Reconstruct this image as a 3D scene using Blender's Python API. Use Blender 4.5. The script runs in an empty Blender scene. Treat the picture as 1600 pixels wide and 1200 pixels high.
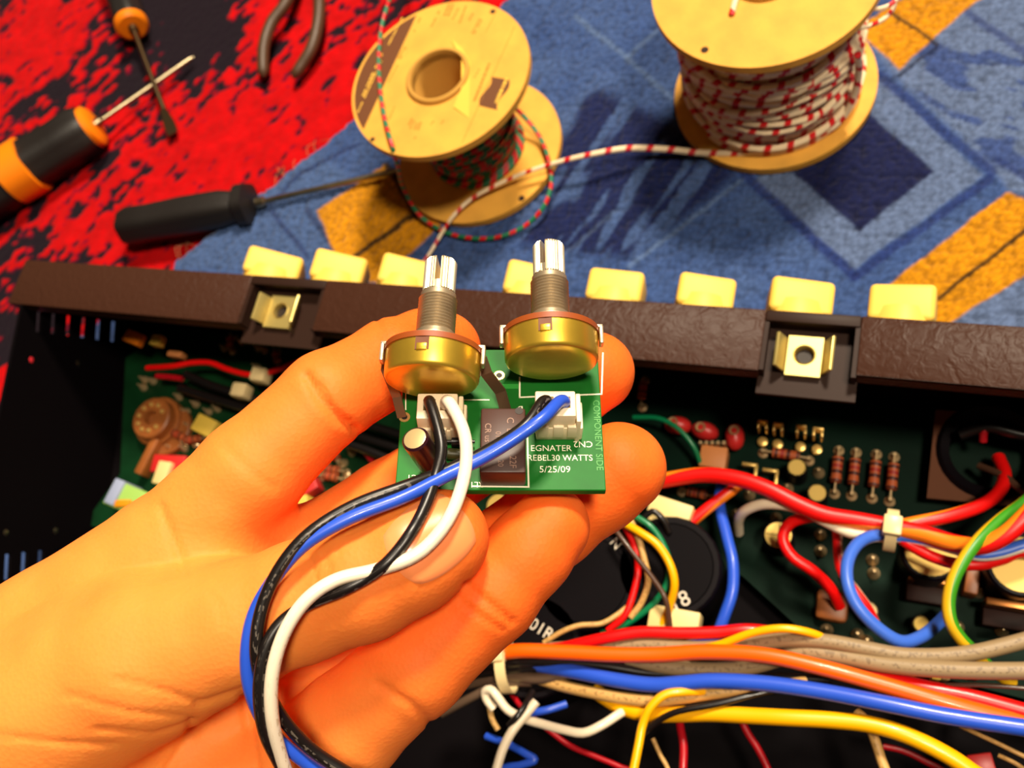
import bpy, bmesh, math, random
import numpy as np
from mathutils import Vector, Matrix
from mathutils.geometry import delaunay_2d_cdt
random.seed(7); rng = np.random.default_rng(7)
scn = bpy.context.scene
COL = scn.collection
S = 0.01                                   # the script is written in centimetres

# ------------------------------------------------------------------ camera
F = 1450.0; H = 31.0                       # focal length in pixels of a 1600x1200 frame, lens height above the floor
nad = np.array([1280 - 800, 1200 - 600, F]); nad /= np.linalg.norm(nad)
def ray(x, y): return np.array([(x - 800) / F, (y - 600) / F, 1.0])
def camP(x, y, z):
    d = ray(x, y); return d * ((H - z) / (d @ nad))
_a = camP(40, 408, 7); _b = camP(1600, 514, 7)
AX = (_b - _a) / np.linalg.norm(_b - _a); AZ = -nad; AY = np.cross(AZ, AX)
R = np.array([AX, AY, AZ]); EYE = np.array([0, 0, H])
def P(x, y, z): return R @ camP(x, y, z) + EYE            # point at height z
def D(x, y, dep): return R @ (ray(x, y) * dep) + EYE      # point at a distance from the lens
def C2W(p): return np.asarray(p) @ R.T + EYE
def proj(p):
    c = (np.asarray(p) - EYE) @ R
    return 800 + F * c[..., 0] / c[..., 2], 600 + F * c[..., 1] / c[..., 2], c[..., 2]
cam = bpy.data.cameras.new('camera'); camo = bpy.data.objects.new('camera', cam); COL.objects.link(camo)
cam.sensor_width = 36; cam.lens = 36 * F / 1600; cam.clip_start = 0.01; cam.clip_end = 20
rt, dn, fw = R[:, 0], R[:, 1], R[:, 2]
M = Matrix(((rt[0], -dn[0], -fw[0], 0), (rt[1], -dn[1], -fw[1], 0), (rt[2], -dn[2], -fw[2], 0), (0, 0, 0, 1)))
M.translation = Vector(EYE * S); camo.matrix_world = M
cam.dof.use_dof = True; cam.dof.focus_distance = 0.158; cam.dof.aperture_fstop = 26
scn.camera = camo

# ------------------------------------------------------------------ light
scn.view_settings.view_transform = 'Standard'; scn.view_settings.look = 'None'
scn.view_settings.gamma = 1; scn.view_settings.use_curve_mapping = False
scn.view_settings.exposure = 0.03
w = bpy.data.worlds.new('room'); scn.world = w; w.use_nodes = True
w.node_tree.nodes['Background'].inputs[0].default_value = (1.0, 0.74, 0.50, 1)
w.node_tree.nodes['Background'].inputs[1].default_value = 0.04
def lamp(name, loc, power, size, col, aim):
    l = bpy.data.lights.new(name, 'AREA'); l.shape = 'DISK'; l.size = size; l.energy = power; l.color = col
    o = bpy.data.objects.new(name, l); COL.objects.link(o); o.location = loc
    o.rotation_euler = (Vector(aim) - Vector(loc)).to_track_quat('-Z', 'Y').to_euler()
    return o
lamp('ceiling_lamp', (0.24, 1.15, 1.65), 58, 0.30, (1.0, 0.86, 0.66), (-0.1, 0.1, 0.05))
lamp('second_lamp', (0.62, 0.02, 1.80), 29, 0.30, (1.0, 0.86, 0.66), (-0.1, 0.1, 0.05))

# ------------------------------------------------------------------ helpers
def lin(c):
    c = [v / 255 for v in c]
    return tuple(v / 12.92 if v <= 0.04045 else ((v + 0.055) / 1.055) ** 2.4 for v in c)
def rgba(c): return (*lin(c), 1)
def newmat(name):
    m = bpy.data.materials.new(name); m.use_nodes = True
    return m, m.node_tree, m.node_tree.nodes['Principled BSDF']
def mat(name, c, rough=0.5, metal=0.0, spec=0.5, noise=0.0, nscale=300, bump=0.0, bscale=800, coat=0.0, c2=None):
    m, nt, b = newmat(name)
    b.inputs['Base Color'].default_value = rgba(c); b.inputs['Roughness'].default_value = rough
    b.inputs['Metallic'].default_value = metal; b.inputs['Specular IOR Level'].default_value = spec
    b.inputs['Coat Weight'].default_value = coat
    tc = nt.nodes.new('ShaderNodeTexCoord')
    if noise or c2:
        n = nt.nodes.new('ShaderNodeTexNoise'); n.inputs['Scale'].default_value = nscale; n.inputs['Detail'].default_value = 4
        nt.links.new(tc.outputs['Object'], n.inputs['Vector'])
        r = nt.nodes.new('ShaderNodeValToRGB'); r.color_ramp.elements[0].position = 0.35; r.color_ramp.elements[1].position = 0.65
        ca = lin(c); cb = lin(c2) if c2 else tuple(v * (1 - noise) for v in ca)
        r.color_ramp.elements[0].color = (*cb, 1); r.color_ramp.elements[1].color = (*ca, 1)
        nt.links.new(n.outputs['Fac'], r.inputs[0]); nt.links.new(r.outputs[0], b.inputs['Base Color'])
    if bump:
        n = nt.nodes.new('ShaderNodeTexNoise'); n.inputs['Scale'].default_value = bscale; n.inputs['Detail'].default_value = 3
        nt.links.new(tc.outputs['Object'], n.inputs['Vector'])
        bp = nt.nodes.new('ShaderNodeBump'); bp.inputs['Strength'].default_value = bump; bp.inputs['Distance'].default_value = 0.001
        nt.links.new(n.outputs['Fac'], bp.inputs['Height']); nt.links.new(bp.outputs[0], b.inputs['Normal'])
    return m
def N(nt, t, **kw):
    n = nt.nodes.new(t)
    for k, v in kw.items(): setattr(n, k, v)
    return n
def math_node(nt, op, a, b=None):
    n = nt.nodes.new('ShaderNodeMath'); n.operation = op
    for i, v in enumerate((a, b)):
        if v is None: continue
        if isinstance(v, (int, float)): n.inputs[i].default_value = v
        else: nt.links.new(v, n.inputs[i])
    return n.outputs[0]
def stripe_mat(name, ca, cb, mode, width, period=1.0, twist=0.0, rough=0.4, c3=None):
    """two-colour insulation: 'band' = rings along the length, 'line' = one stripe that may twist"""
    m, nt, b = newmat(name); b.inputs['Roughness'].default_value = rough
    u = N(nt, 'ShaderNodeAttribute', attribute_name='u').outputs['Fac']; v = N(nt, 'ShaderNodeAttribute', attribute_name='v').outputs['Fac']
    if mode == 'band':
        s = math_node(nt, 'ADD', math_node(nt, 'DIVIDE', u, period), math_node(nt, 'MULTIPLY', v, twist))
    else:
        s = math_node(nt, 'ADD', v, math_node(nt, 'MULTIPLY', u, twist))
    f = math_node(nt, 'FRACT', s); k = math_node(nt, 'LESS_THAN', f, width)
    mx = N(nt, 'ShaderNodeMix', data_type='RGBA'); nt.links.new(k, mx.inputs['Factor'])
    mx.inputs['A'].default_value = rgba(ca); mx.inputs['B'].default_value = rgba(cb)
    nt.links.new(mx.outputs['Result'], b.inputs['Base Color'])
    return m
def printed_mat(name, c, ink, rough=0.5):
    """plain insulation with a row of faded printing along its length"""
    m, nt, b = newmat(name); b.inputs['Roughness'].default_value = rough
    u = N(nt, 'ShaderNodeAttribute', attribute_name='u').outputs['Fac']; v = N(nt, 'ShaderNodeAttribute', attribute_name='v').outputs['Fac']
    cmb = N(nt, 'ShaderNodeCombineXYZ'); nt.links.new(u, cmb.inputs[0]); nt.links.new(math_node(nt, 'MULTIPLY', v, 1.2), cmb.inputs[1])
    n = N(nt, 'ShaderNodeTexNoise'); n.inputs['Scale'].default_value = 9; n.inputs['Detail'].default_value = 1; nt.links.new(cmb.outputs[0], n.inputs['Vector'])
    a = math_node(nt, 'GREATER_THAN', n.outputs['Fac'], 0.56)
    row = math_node(nt, 'LESS_THAN', math_node(nt, 'ABSOLUTE', math_node(nt, 'SUBTRACT', math_node(nt, 'FRACT', math_node(nt, 'MULTIPLY', v, 2.0)), 0.5)), 0.12)
    k = math_node(nt, 'MULTIPLY', math_node(nt, 'MULTIPLY', a, row), 0.6)
    mx = N(nt, 'ShaderNodeMix', data_type='RGBA'); nt.links.new(k, mx.inputs['Factor'])
    mx.inputs['A'].default_value = rgba(c); mx.inputs['B'].default_value = rgba(ink)
    nt.links.new(mx.outputs['Result'], b.inputs['Base Color'])
    return m
WL = {}                                    # world location (cm) of every object, for parenting
def tag(o, label=None, cat=None, group=None, kind=None):
    if label: o['label'] = label
    if cat: o['category'] = cat
    if group: o['group'] = group
    if kind: o['kind'] = kind
    return o
def thing(name, label, cat, base, group=None):
    o = bpy.data.objects.new(name, None); COL.objects.link(o); o.empty_display_size = 0.01
    o.location = Vector(np.asarray(base) * S); WL[o] = np.asarray(base, float)
    return tag(o, label, cat, group)
def unit(v): v = np.asarray(v, float); return v / np.linalg.norm(v)
def frame(axis, ref=(0, 0, 1)):
    a = unit(axis); r = np.asarray(ref, float)
    if abs(a @ unit(r)) > 0.98: r = np.array([1.0, 0, 0])
    x = unit(np.cross(r, a)); return x, np.cross(a, x), a
def catmull(pts, n):
    p = np.asarray(pts, float); k = len(p)
    if k == 2:
        t = np.linspace(0, 1, n)[:, None]; return p[0] * (1 - t) + p[1] * t
    q = np.vstack([2 * p[0] - p[1], p, 2 * p[-1] - p[-2]])
    T = [0]
    for i in range(1, len(q)): T.append(T[-1] + max(np.linalg.norm(q[i] - q[i - 1]), 1e-6) ** 0.5)
    T = np.array(T); out = []
    tt = np.linspace(T[1], T[-2], n)
    for t in tt:
        i = min(max(np.searchsorted(T, t, side='right') - 1, 1), len(q) - 3)
        t0, t1, t2, t3 = T[i - 1:i + 3]; a, b, c, d = q[i - 1:i + 3]
        A1 = (t1 - t) / (t1 - t0) * a + (t - t0) / (t1 - t0) * b; A2 = (t2 - t) / (t2 - t1) * b + (t - t1) / (t2 - t1) * c
        A3 = (t3 - t) / (t3 - t2) * c + (t - t2) / (t3 - t2) * d
        B1 = (t2 - t) / (t2 - t0) * A1 + (t - t0) / (t2 - t0) * A2; B2 = (t3 - t) / (t3 - t1) * A2 + (t - t1) / (t3 - t1) * A3
        out.append((t2 - t) / (t2 - t1) * B1 + (t - t1) / (t2 - t1) * B2)
    return np.array(out)
I3 = np.eye(3)
class MB:
    def __init__(self): self.v = []; self.f = []; self.m = []; self.u = []; self.w = []; self.n = 0
    def add(self, v, f, m=0, u=None, w=None):
        v = np.asarray(v, float).reshape(-1, 3); self.v.append(v)
        self.f += [tuple(int(i) + self.n for i in q) for q in f]; self.m += [m] * len(f)
        self.u.append(np.zeros(len(v)) if u is None else np.asarray(u)); self.w.append(np.zeros(len(v)) if w is None else np.asarray(w))
        self.n += len(v); return self
    def box(self, c, half, ax=I3, m=0, bev=0.0, seg=2):
        bm = bmesh.new(); bmesh.ops.create_cube(bm, size=2)
        for q in bm.verts: q.co = Vector((q.co.x * half[0], q.co.y * half[1], q.co.z * half[2]))
        if bev > 0: bmesh.ops.bevel(bm, geom=list(bm.edges), offset=bev, segments=seg, profile=0.5, affect='EDGES')
        v = np.array([q.co[:] for q in bm.verts]); bm.verts.index_update()
        f = [[q.index for q in p.verts] for p in bm.faces]; bm.free()
        return self.add(v @ np.asarray(ax) + np.asarray(c), f, m)
    def lathe(self, o, axis, prof, seg=24, m=0, ref=(0, 0, 1), capa=True, capb=True, mats=None, wob=None):
        x, y, a = frame(axis, ref); o = np.asarray(o, float)
        th = np.linspace(0, 2 * np.pi, seg, endpoint=False); ring = np.cos(th)[:, None] * x + np.sin(th)[:, None] * y
        v = []; f = []
        for t, r in prof:
            rr = r if wob is None else r * wob(th, t)[:, None]
            v.append(o + a * t + ring * rr)
        k = len(prof)
        fm = []
        for i in range(k - 1):
            for j in range(seg):
                jj = (j + 1) % seg; f.append((i * seg + j, i * seg + jj, (i + 1) * seg + jj, (i + 1) * seg + j)); fm.append(m if mats is None else mats[i])
        base = self.n
        self.add(np.vstack(v), f, m); self.m[-len(f):] = fm
        if capa: self.f.append(tuple(base + j for j in range(seg))[::-1]); self.m.append(fm[0])
        if capb: self.f.append(tuple(base + (k - 1) * seg + j for j in range(seg))); self.m.append(fm[-1])
        return self
    def cyl(self, a, b, r0, r1=None, seg=16, m=0, bev=0.0):
        a = np.asarray(a, float); b = np.asarray(b, float); L = np.linalg.norm(b - a); r1 = r0 if r1 is None else r1
        pr = [(0, r0), (L, r1)] if not bev else [(0, r0 - bev), (bev, r0), (L - bev, r1), (L, r1 - bev)]
        return self.lathe(a, b - a, pr, seg, m)
    def tube(self, pts, r, seg=10, m=0, n=None, sm=True, r1=None, closed=False):
        p = np.asarray(pts, float)
        if sm:
            if n is None: n = int(min(220, max(8, np.linalg.norm(np.diff(p, axis=0), axis=1).sum() / max(r * 1.1, 0.05))))
            p = catmull(p, n)
        k = len(p); t = np.gradient(p, axis=0); t /= np.linalg.norm(t, axis=1)[:, None] + 1e-12
        L = np.concatenate([[0], np.cumsum(np.linalg.norm(np.diff(p, axis=0), axis=1))])
        x, _, _ = frame(t[0]); th = np.linspace(0, 2 * np.pi, seg, endpoint=False); V = []
        rr = np.broadcast_to(np.asarray(r, float), (k,)) if r1 is None else np.linspace(r, r1, k)
        for i in range(k):
            x = x - t[i] * (x @ t[i]); x /= np.linalg.norm(x); y = np.cross(t[i], x)
            V.append(p[i] + rr[i] * (np.cos(th)[:, None] * x + np.sin(th)[:, None] * y))
        f = [(i * seg + j, i * seg + (j + 1) % seg, (i + 1) * seg + (j + 1) % seg, (i + 1) * seg + j) for i in range(k - 1) for j in range(seg)]
        vv = np.abs(th / (2 * np.pi) * 2 - 1)
        f += [tuple(range(seg))[::-1], tuple((k - 1) * seg + j for j in range(seg))]
        return self.add(np.vstack(V), f, m, np.repeat(L, seg), np.tile(th / (2 * np.pi), k))
    def ball(self, c, r, m=0, seg=12, sc=(1, 1, 1), ax=I3):
        ph = np.linspace(0, np.pi, seg // 2 + 1); th = np.linspace(0, 2 * np.pi, seg, endpoint=False); v = []
        for p_ in ph: v += [(math.sin(p_) * math.cos(q), math.sin(p_) * math.sin(q), math.cos(p_)) for q in th]
        k = seg // 2
        f = [(i * seg + j, (i + 1) * seg + j, (i + 1) * seg + (j + 1) % seg, i * seg + (j + 1) % seg) for i in range(k) for j in range(seg)]
        return self.add((np.array(v) * np.asarray(sc) * r) @ np.asarray(ax) + np.asarray(c), f, m)
    def plate(self, outer, holes, o, ex, ey, ez, thick, m=0):
        """flat plate with real holes: 2-D loops in the frame (o, ex, ey), extruded by thick along ez"""
        pts = []; edges = []; loops = []
        for lp in [outer] + list(holes):
            b = len(pts); pts += [Vector(q) for q in lp]; k = len(lp)
            edges += [(b + i, b + (i + 1) % k) for i in range(k)]; loops.append(list(range(b, b + k)))
        vo, eo, fo, *_ = delaunay_2d_cdt(pts, edges, [], 1, 1e-6)
        def inside(q, lp):
            c = False; k = len(lp)
            for i in range(k):
                x0, y0 = lp[i]; x1, y1 = lp[(i + 1) % k]
                if (y0 > q[1]) != (y1 > q[1]) and q[0] < (x1 - x0) * (q[1] - y0) / (y1 - y0) + x0: c = not c
            return c
        F2 = []
        for q in fo:
            c = sum((vo[i] for i in q), Vector((0, 0))) / len(q)
            if not any(inside(c, h) for h in holes) and inside(c, outer): F2.append(tuple(q))
        v2 = np.array([x[:] for x in vo]); o = np.asarray(o, float); k = len(v2)
        A = o + v2[:, :1] * ex + v2[:, 1:2] * ey; B = A + np.asarray(ez) * thick
        f = [q for q in F2] + [tuple(i + k for i in q[::-1]) for q in F2]
        from collections import Counter
        ec = Counter(); dr = {}
        for q in F2:
            for i in range(len(q)):
                e = (q[i], q[(i + 1) % len(q)]); kk = tuple(sorted(e)); ec[kk] += 1; dr[kk] = e
        for kk, c in ec.items():
            if c == 1: a, b = dr[kk]; f.append((b, a, a + k, b + k))
        return self.add(np.vstack([A, B]), f, m)
    def build(self, name, mats, parent=None, label=None, smooth=35, origin=None, recalc=False):
        v = np.vstack(self.v); o_ = v.mean(0) if origin is None else np.asarray(origin, float)
        me = bpy.data.meshes.new(name); me.from_pydata(((v - o_) * S).tolist(), [], self.f)
        for mm in (mats if isinstance(mats, (list, tuple)) else [mats]): me.materials.append(mm)
        me.polygons.foreach_set('material_index', self.m)
        for nm, arr in (('u', self.u), ('v', self.w)):
            a = np.concatenate(arr)
            if a.any(): at = me.attributes.new(nm, 'FLOAT', 'POINT'); at.data.foreach_set('value', a.astype(np.float32))
        if recalc:
            bm = bmesh.new(); bm.from_mesh(me); bmesh.ops.recalc_face_normals(bm, faces=bm.faces); bm.to_mesh(me); bm.free()
        if smooth:
            me.polygons.foreach_set('use_smooth', [True] * len(me.polygons)); me.set_sharp_from_angle(angle=math.radians(smooth))
        me.update()
        o = bpy.data.objects.new(name, me); COL.objects.link(o); WL[o] = o_
        if parent is not None: o.parent = parent; o.location = Vector((o_ - WL[parent]) * S)
        else: o.location = Vector(o_ * S)
        if label: o['label'] = label
        return o
def text_mesh(name, s, size, o, ex, ey, m, parent, lift=0.0, align='CENTER', stretch=1.0):
    cu = bpy.data.curves.new(name, 'FONT'); cu.body = s; cu.align_x = align; cu.align_y = 'CENTER'; cu.size = 1; cu.resolution_u = 3
    to = bpy.data.objects.new(name, cu); COL.objects.link(to)
    dg = bpy.context.evaluated_depsgraph_get(); me = to.evaluated_get(dg).to_mesh()
    v = np.array([q.co[:] for q in me.vertices]); f = [tuple(p.vertices) for p in me.polygons]
    bpy.data.objects.remove(to); bpy.data.curves.remove(cu)
    ez = np.cross(ex, ey)
    b = MB(); b.add(np.asarray(o) + v[:, :1] * size * stretch * ex + v[:, 1:2] * size * ey + ez * lift, f)
    return b.build(name, m, parent, smooth=0)
def poly_sdf(px, py, poly):
    """signed distance (negative inside) of points to a polygon"""
    p = np.asarray(poly, float); d = np.full(px.shape, 1e9); ins = np.zeros(px.shape, bool); k = len(p)
    for i in range(k):
        a = p[i]; b = p[(i + 1) % k]; e = b - a; wx = px - a[0]; wy = py - a[1]
        t = np.clip((wx * e[0] + wy * e[1]) / (e @ e), 0, 1); d = np.minimum(d, (wx - e[0] * t) ** 2 + (wy - e[1] * t) ** 2)
        if a[1] != b[1]:
            c = ((a[1] > py) != (b[1] > py)) & (px < (b[0] - a[0]) * (py - a[1]) / (b[1] - a[1]) + a[0]); ins ^= c
    d = np.sqrt(d); return np.where(ins, -d, d)
def seg_dist(px, py, a, b):
    e = np.asarray(b) - a; wx = px - a[0]; wy = py - a[1]; t = np.clip((wx * e[0] + wy * e[1]) / (e @ e), 0, 1)
    return np.hypot(wx - e[0] * t, wy - e[1] * t)
_perm = rng.random((256, 256))
def vnoise(x, y):
    xi = np.floor(x).astype(int); yi = np.floor(y).astype(int); fx = x - xi; fy = y - yi
    fx = fx * fx * (3 - 2 * fx); fy = fy * fy * (3 - 2 * fy)
    g = lambda i, j: _perm[i % 256, j % 256]
    return (g(xi, yi) * (1 - fx) + g(xi + 1, yi) * fx) * (1 - fy) + (g(xi, yi + 1) * (1 - fx) + g(xi + 1, yi + 1) * fx) * fy
def fbm(x, y, o=3):
    s = 0; a = 0.5
    for i in range(o): s = s + a * vnoise(x * 2 ** i + 17.3 * i, y * 2 ** i + 9.1 * i); a *= 0.5
    return s / (1 - 0.5 ** o)
def sstep(a, b, x): t = np.clip((x - a) / (b - a), 0, 1); return t * t * (3 - 2 * t)
def loops_h(x, y, c):
    """height of loop pile: bumps on a jittered lattice"""
    gx = np.floor(x / c).astype(int); gy = np.floor(y / c).astype(int); best = np.full(x.shape, 9.0)
    for i in (-1, 0, 1):
        for j in (-1, 0, 1):
            jx = _perm[(gx + i) % 256, (gy + j) % 256]; jy = _perm[(gx + i + 91) % 256, (gy + j + 37) % 256]
            best = np.minimum(best, (x / c - (gx + i) - 0.15 - 0.7 * jx) ** 2 + (y / c - (gy + j) - 0.15 - 0.7 * jy) ** 2)
    return np.clip(1 - best / 0.7, 0, 1)
def axis_lines(fine, lo, hi, step, cstep):
    return np.concatenate([np.arange(lo, fine[0], cstep), np.arange(fine[0], fine[1], step), np.arange(fine[1], hi, cstep)])
def grid_obj(name, x, y, z, colr, keep, m, parent):
    ny, nx = z.shape; idx = np.arange(ny * nx).reshape(ny, nx)
    q = np.stack([idx[:-1, :-1], idx[:-1, 1:], idx[1:, 1:], idx[1:, :-1]], -1).reshape(-1, 4)
    if keep is not None: q = q[keep.reshape(-1)[q].all(1)]
    used = np.zeros(ny * nx, bool); used[q.ravel()] = True; remap = np.cumsum(used) - 1; q = remap[q]
    v = np.stack([x, y, z], -1).reshape(-1, 3)[used]; c = colr.reshape(-1, 3)[used]
    o_ = WL[parent] if parent is not None else np.array([0, 0, 0.0])
    me = bpy.data.meshes.new(name); me.vertices.add(len(v)); me.vertices.foreach_set('co', ((v - o_) * S).astype(np.float32).ravel())
    me.loops.add(q.size); me.loops.foreach_set('vertex_index', q.astype(np.int32).ravel())
    me.polygons.add(len(q)); me.polygons.foreach_set('loop_start', np.arange(0, q.size, 4, dtype=np.int32))
    me.polygons.foreach_set('use_smooth', np.ones(len(q), bool)); me.update(calc_edges=True)
    at = me.attributes.new('Col', 'FLOAT_COLOR', 'POINT'); at.data.foreach_set('color', np.hstack([c, np.ones((len(c), 1))]).astype(np.float32).ravel())
    me.materials.append(m); o = bpy.data.objects.new(name, me); COL.objects.link(o); WL[o] = o_
    if parent is not None: o.parent = parent
    return o
def fibre_mat(name, rough, sheen):
    m, nt, b = newmat(name); a = N(nt, 'ShaderNodeAttribute', attribute_name='Col')
    nt.links.new(a.outputs['Color'], b.inputs['Base Color']); b.inputs['Roughness'].default_value = rough
    b.inputs['Specular IOR Level'].default_value = 0.1; b.inputs['Sheen Weight'].default_value = sheen
    tc = N(nt, 'ShaderNodeTexCoord'); n = N(nt, 'ShaderNodeTexNoise'); n.inputs['Scale'].default_value = 1400; nt.links.new(tc.outputs['Object'], n.inputs['Vector'])
    bp = N(nt, 'ShaderNodeBump'); bp.inputs['Strength'].default_value = 0.5; bp.inputs['Distance'].default_value = 0.0006
    nt.links.new(n.outputs['Fac'], bp.inputs['Height']); nt.links.new(bp.outputs[0], b.inputs['Normal'])
    return m

# ------------------------------------------------------------------ floor, rug, carpet piece
fl = MB(); fl.box((0, 10, -1.5), (160, 160, 0.8)); o = fl.build('floor', mat('floor_boards', (92, 58, 34), 0.5, noise=0.4, nscale=8)); tag(o, 'brown floor under the rug', kind='structure')

rug = thing('red_rug', 'red and black patterned rug lying under the tools', 'rug', (-36, 20, -0.7))
gx = axis_lines((-54, -12), -95, 70, 0.11, 1.2); gy = axis_lines((2, 37), -50, 95, 0.11, 1.2); x, y = np.meshgrid(gx, gy)
ppx, ppy, _ = proj(np.stack([x, y, np.zeros_like(x)], -1))
sd = np.array([math.cos(1.0), math.sin(1.0)]); a_ = x * sd[0] + y * sd[1]; b_ = -x * sd[1] + y * sd[0]
n1 = fbm(a_ / 1.3 + 3, b_ / 0.65, 3); n2 = fbm(x / 4.2 + 8, y / 4.2 + 2, 2); n3 = fbm(a_ / 0.62, b_ / 0.36 + 40, 2)
dark = (n1 - 0.5) * 0.95 + (n2 - 0.5) * 0.7 + (n3 - 0.5) * 1.05 - 0.03
for (bx, by, br, k) in [(290, 12, 75, .55), (40, 160, 70, .3), (180, 70, 45, .25), (300, 75, 30, .25), (60, 370, 60, .35), (20, 540, 50, .3), (150, 260, 55, .15), (430, 120, 40, .25), (330, 50, 50, .3),
                        (60, 60, 60, -.25), (330, 150, 60, -.3), (250, 300, 70, -.2), (480, 140, 60, -.35), (30, 590, 30, -.3), (560, 120, 40, -.1), (400, 20, 30, -.2)]:
    dark = dark + k * np.exp(-((ppx - bx) ** 2 + (ppy - by) ** 2) / (2 * br * br))
t1 = sstep(0.05, 0.11, dark)[..., None]; t2 = sstep(0.0, 0.05, dark)[..., None]
red = np.array(lin((176, 1, 5))) * (0.75 + 0.5 * fbm(x / 0.5, y / 0.5, 2))[..., None]
colr = red * (1 - t2) + np.array(lin((96, 2, 34))) * t2; colr = colr * (1 - t1) + np.array(lin((24, 15, 24))) * t1
yl = np.exp(-((ppx + 4) ** 2 / 200 + (ppy - 668) ** 2 / 700)); colr = np.where((yl > 0.4)[..., None], np.array(lin((225, 150, 20))), colr)
z = 0.10 * fbm(x / 0.16, y / 0.16, 2) - 0.08 * t1[..., 0] - 0.1
grid_obj('pile', x, y, z, colr, None, fibre_mat('rug_wool', 0.95, 0.05), rug)
b = MB(); b.box((-12.5, 22.5, -0.45), (82, 72, 0.2)); b.build('backing', mat('rug_backing', (60, 20, 20), 0.9), rug)

E0 = P(255, 418, 0.5)[:2]; E1 = P(545, 190, 0.5)[:2]; eu = unit(E1 - E0); ev = np.array([eu[1], -eu[0]])
if (P(1000, 300, 0.5)[:2] - E0) @ ev < 0: ev = -ev
carpet = thing('blue_carpet', 'blue carpet offcut with yellow and navy blocks under the two wire spools', 'carpet', (-6, 20, 0))
gx = axis_lines((-29, 14), -60, 40, 0.075, 1.0); gy = axis_lines((10.5, 32), -22, 70, 0.075, 1.0); x, y = np.meshgrid(gx, gy)
CT = 0.75
ppx, ppy, _ = proj(np.stack([x, y, np.full_like(x, CT)], -1))
wob = 5.0
qx = ppx + (fbm(x * 1.3, y * 1.3, 2) - 0.5) * wob; qy = ppy + (fbm(x * 1.3 + 40, y * 1.3, 2) - 0.5) * wob
base = fbm(x / 1.4, y / 1.4, 3)[..., None]
c_ = np.array(lin((58, 86, 142))) * (1 - base) + np.array(lin((86, 112, 160))) * base
def paint(c_, sdv, colr, soft=2.0, alpha=1.0):
    k = (1 - sstep(-soft, soft, sdv))[..., None] * alpha
    if np.ndim(alpha): pass
    return c_ * (1 - k) + np.array(lin(colr)) * k
SLATE = (112, 130, 164); NAVY = (22, 30, 76); LINE = (34, 52, 118); YEL = (246, 158, 4); LIGHT = (118, 142, 176)
c_ = paint(c_, poly_sdf(qx, qy, [(1330, 40), (1520, 0), (1700, -60), (1900, 330), (1580, 300), (1500, 210), (1420, 140)]), SLATE, 8)
c_ = paint(c_, poly_sdf(qx, qy, [(1440, 500), (1700, 330), (1700, 700), (1440, 700)]), SLATE, 8)
c_ = paint(c_, poly_sdf(qx, qy, [(1175, 285), (1375, 120), (1535, 275), (1335, 420)]), SLATE, 3)
c_ = paint(c_, poly_sdf(qx, qy, [(255, 420), (380, 300), (470, 230), (540, 270), (560, 420)]), (84, 110, 156), 10)
c_ = paint(c_, poly_sdf(qx, qy, [(1237, 267), (1357, 175), (1460, 267), (1342, 361)]), NAVY, 3)
# feathered navy block between the spools
blk = poly_sdf(qx, qy, [(800, 300), (870, 170), (930, 130), (1045, 185), (1145, 245), (1150, 280), (987, 407), (880, 400), (800, 380)])
k = 1 - sstep(-18, 10, blk)
dirv = np.array([0.56, -0.83]); across = qx * dirv[1] * -1 + qy * dirv[0] * 1; along = qx * dirv[0] + qy * dirv[1]
st = fbm(across / 17, along / 130, 2); feather = sstep(0.50, 0.62, st) * 0.75
kk = (k * (1 - feather))[..., None]; c_ = c_ * (1 - kk) + np.array(lin((26, 38, 86))) * kk
kk = (k * feather * 0.35)[..., None]; c_ = c_ * (1 - kk) + np.array(lin((104, 130, 170))) * kk
# darker strokes on the slate block at the right
st = fbm(ppx / 60 + 5, (ppy - 0.25 * ppx) / 15, 2)
k = (sstep(0.56, 0.66, st) * (1 - sstep(-20, 10, poly_sdf(qx, qy, [(1420, 60), (1700, 20), (1700, 320), (1540, 260), (1430, 150)]))) * 0.8)[..., None]
c_ = c_ * (1 - k) + np.array(lin((52, 76, 138))) * k
for (a, b_, wd, cc, al) in [((979, 90), (900, 26), 4, LIGHT, .6), ((979, 90), (1031, 44), 3, LIGHT, .6), ((979, 90), (1170, 262), 4, LIGHT, .55), ((983, 416), (1160, 280), 3, LIGHT, .6),
                            ((1162, 272), (1335, 432), 8, LINE, .8), ((1335, 432), (1545, 280), 7, LINE, .75), ((1375, 118), (1548, 268), 8, LINE, .7), ((1462, 75), (1404, 118), 3, (20, 30, 60), .8),
                            ((1375, 125), (1404, 118), 3, (20, 30, 60), .5), ((1560, 250), (1700, 340), 5, LINE, .6), ((1500, 12), (1640, 110), 6, LINE, .6), ((880, 400), (960, 330), 3, LIGHT, .3),
                            ((560, 226), (470, 270), 3, (40, 56, 104), .8), ((470, 270), (420, 320), 3, (40, 56, 104), .8), ((425, 330), (480, 400), 4, (44, 60, 108), .8), ((480, 330), (540, 410), 5, (40, 50, 90), .7)]:
    c_ = paint(c_, seg_dist(qx, qy, np.array(a, float), np.array(b_, float)) - wd, cc, 2.5, al)
ytex = (0.86 + 0.28 * fbm(x / 0.6, y / 0.6, 2))
def ypoly(c_, pl):
    k = (1 - sstep(-1.5, 2.5, poly_sdf(qx, qy, pl)))[..., None]; return c_ * (1 - k) + np.array(lin(YEL)) * ytex[..., None] * k
for pl in ([(1335, 45), (1425, -12), (1512, 12), (1405, 108)], [(1425, -12), (1480, -70), (1590, -40), (1512, 12)], [(1380, 452), (1573, 300), (1720, 352), (1700, 370), (1486, 502), (1440, 520)],
           [(496, 330), (604, 256), (648, 318), (690, 352), (590, 440), (540, 440)]):
    c_ = ypoly(c_, pl)
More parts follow.
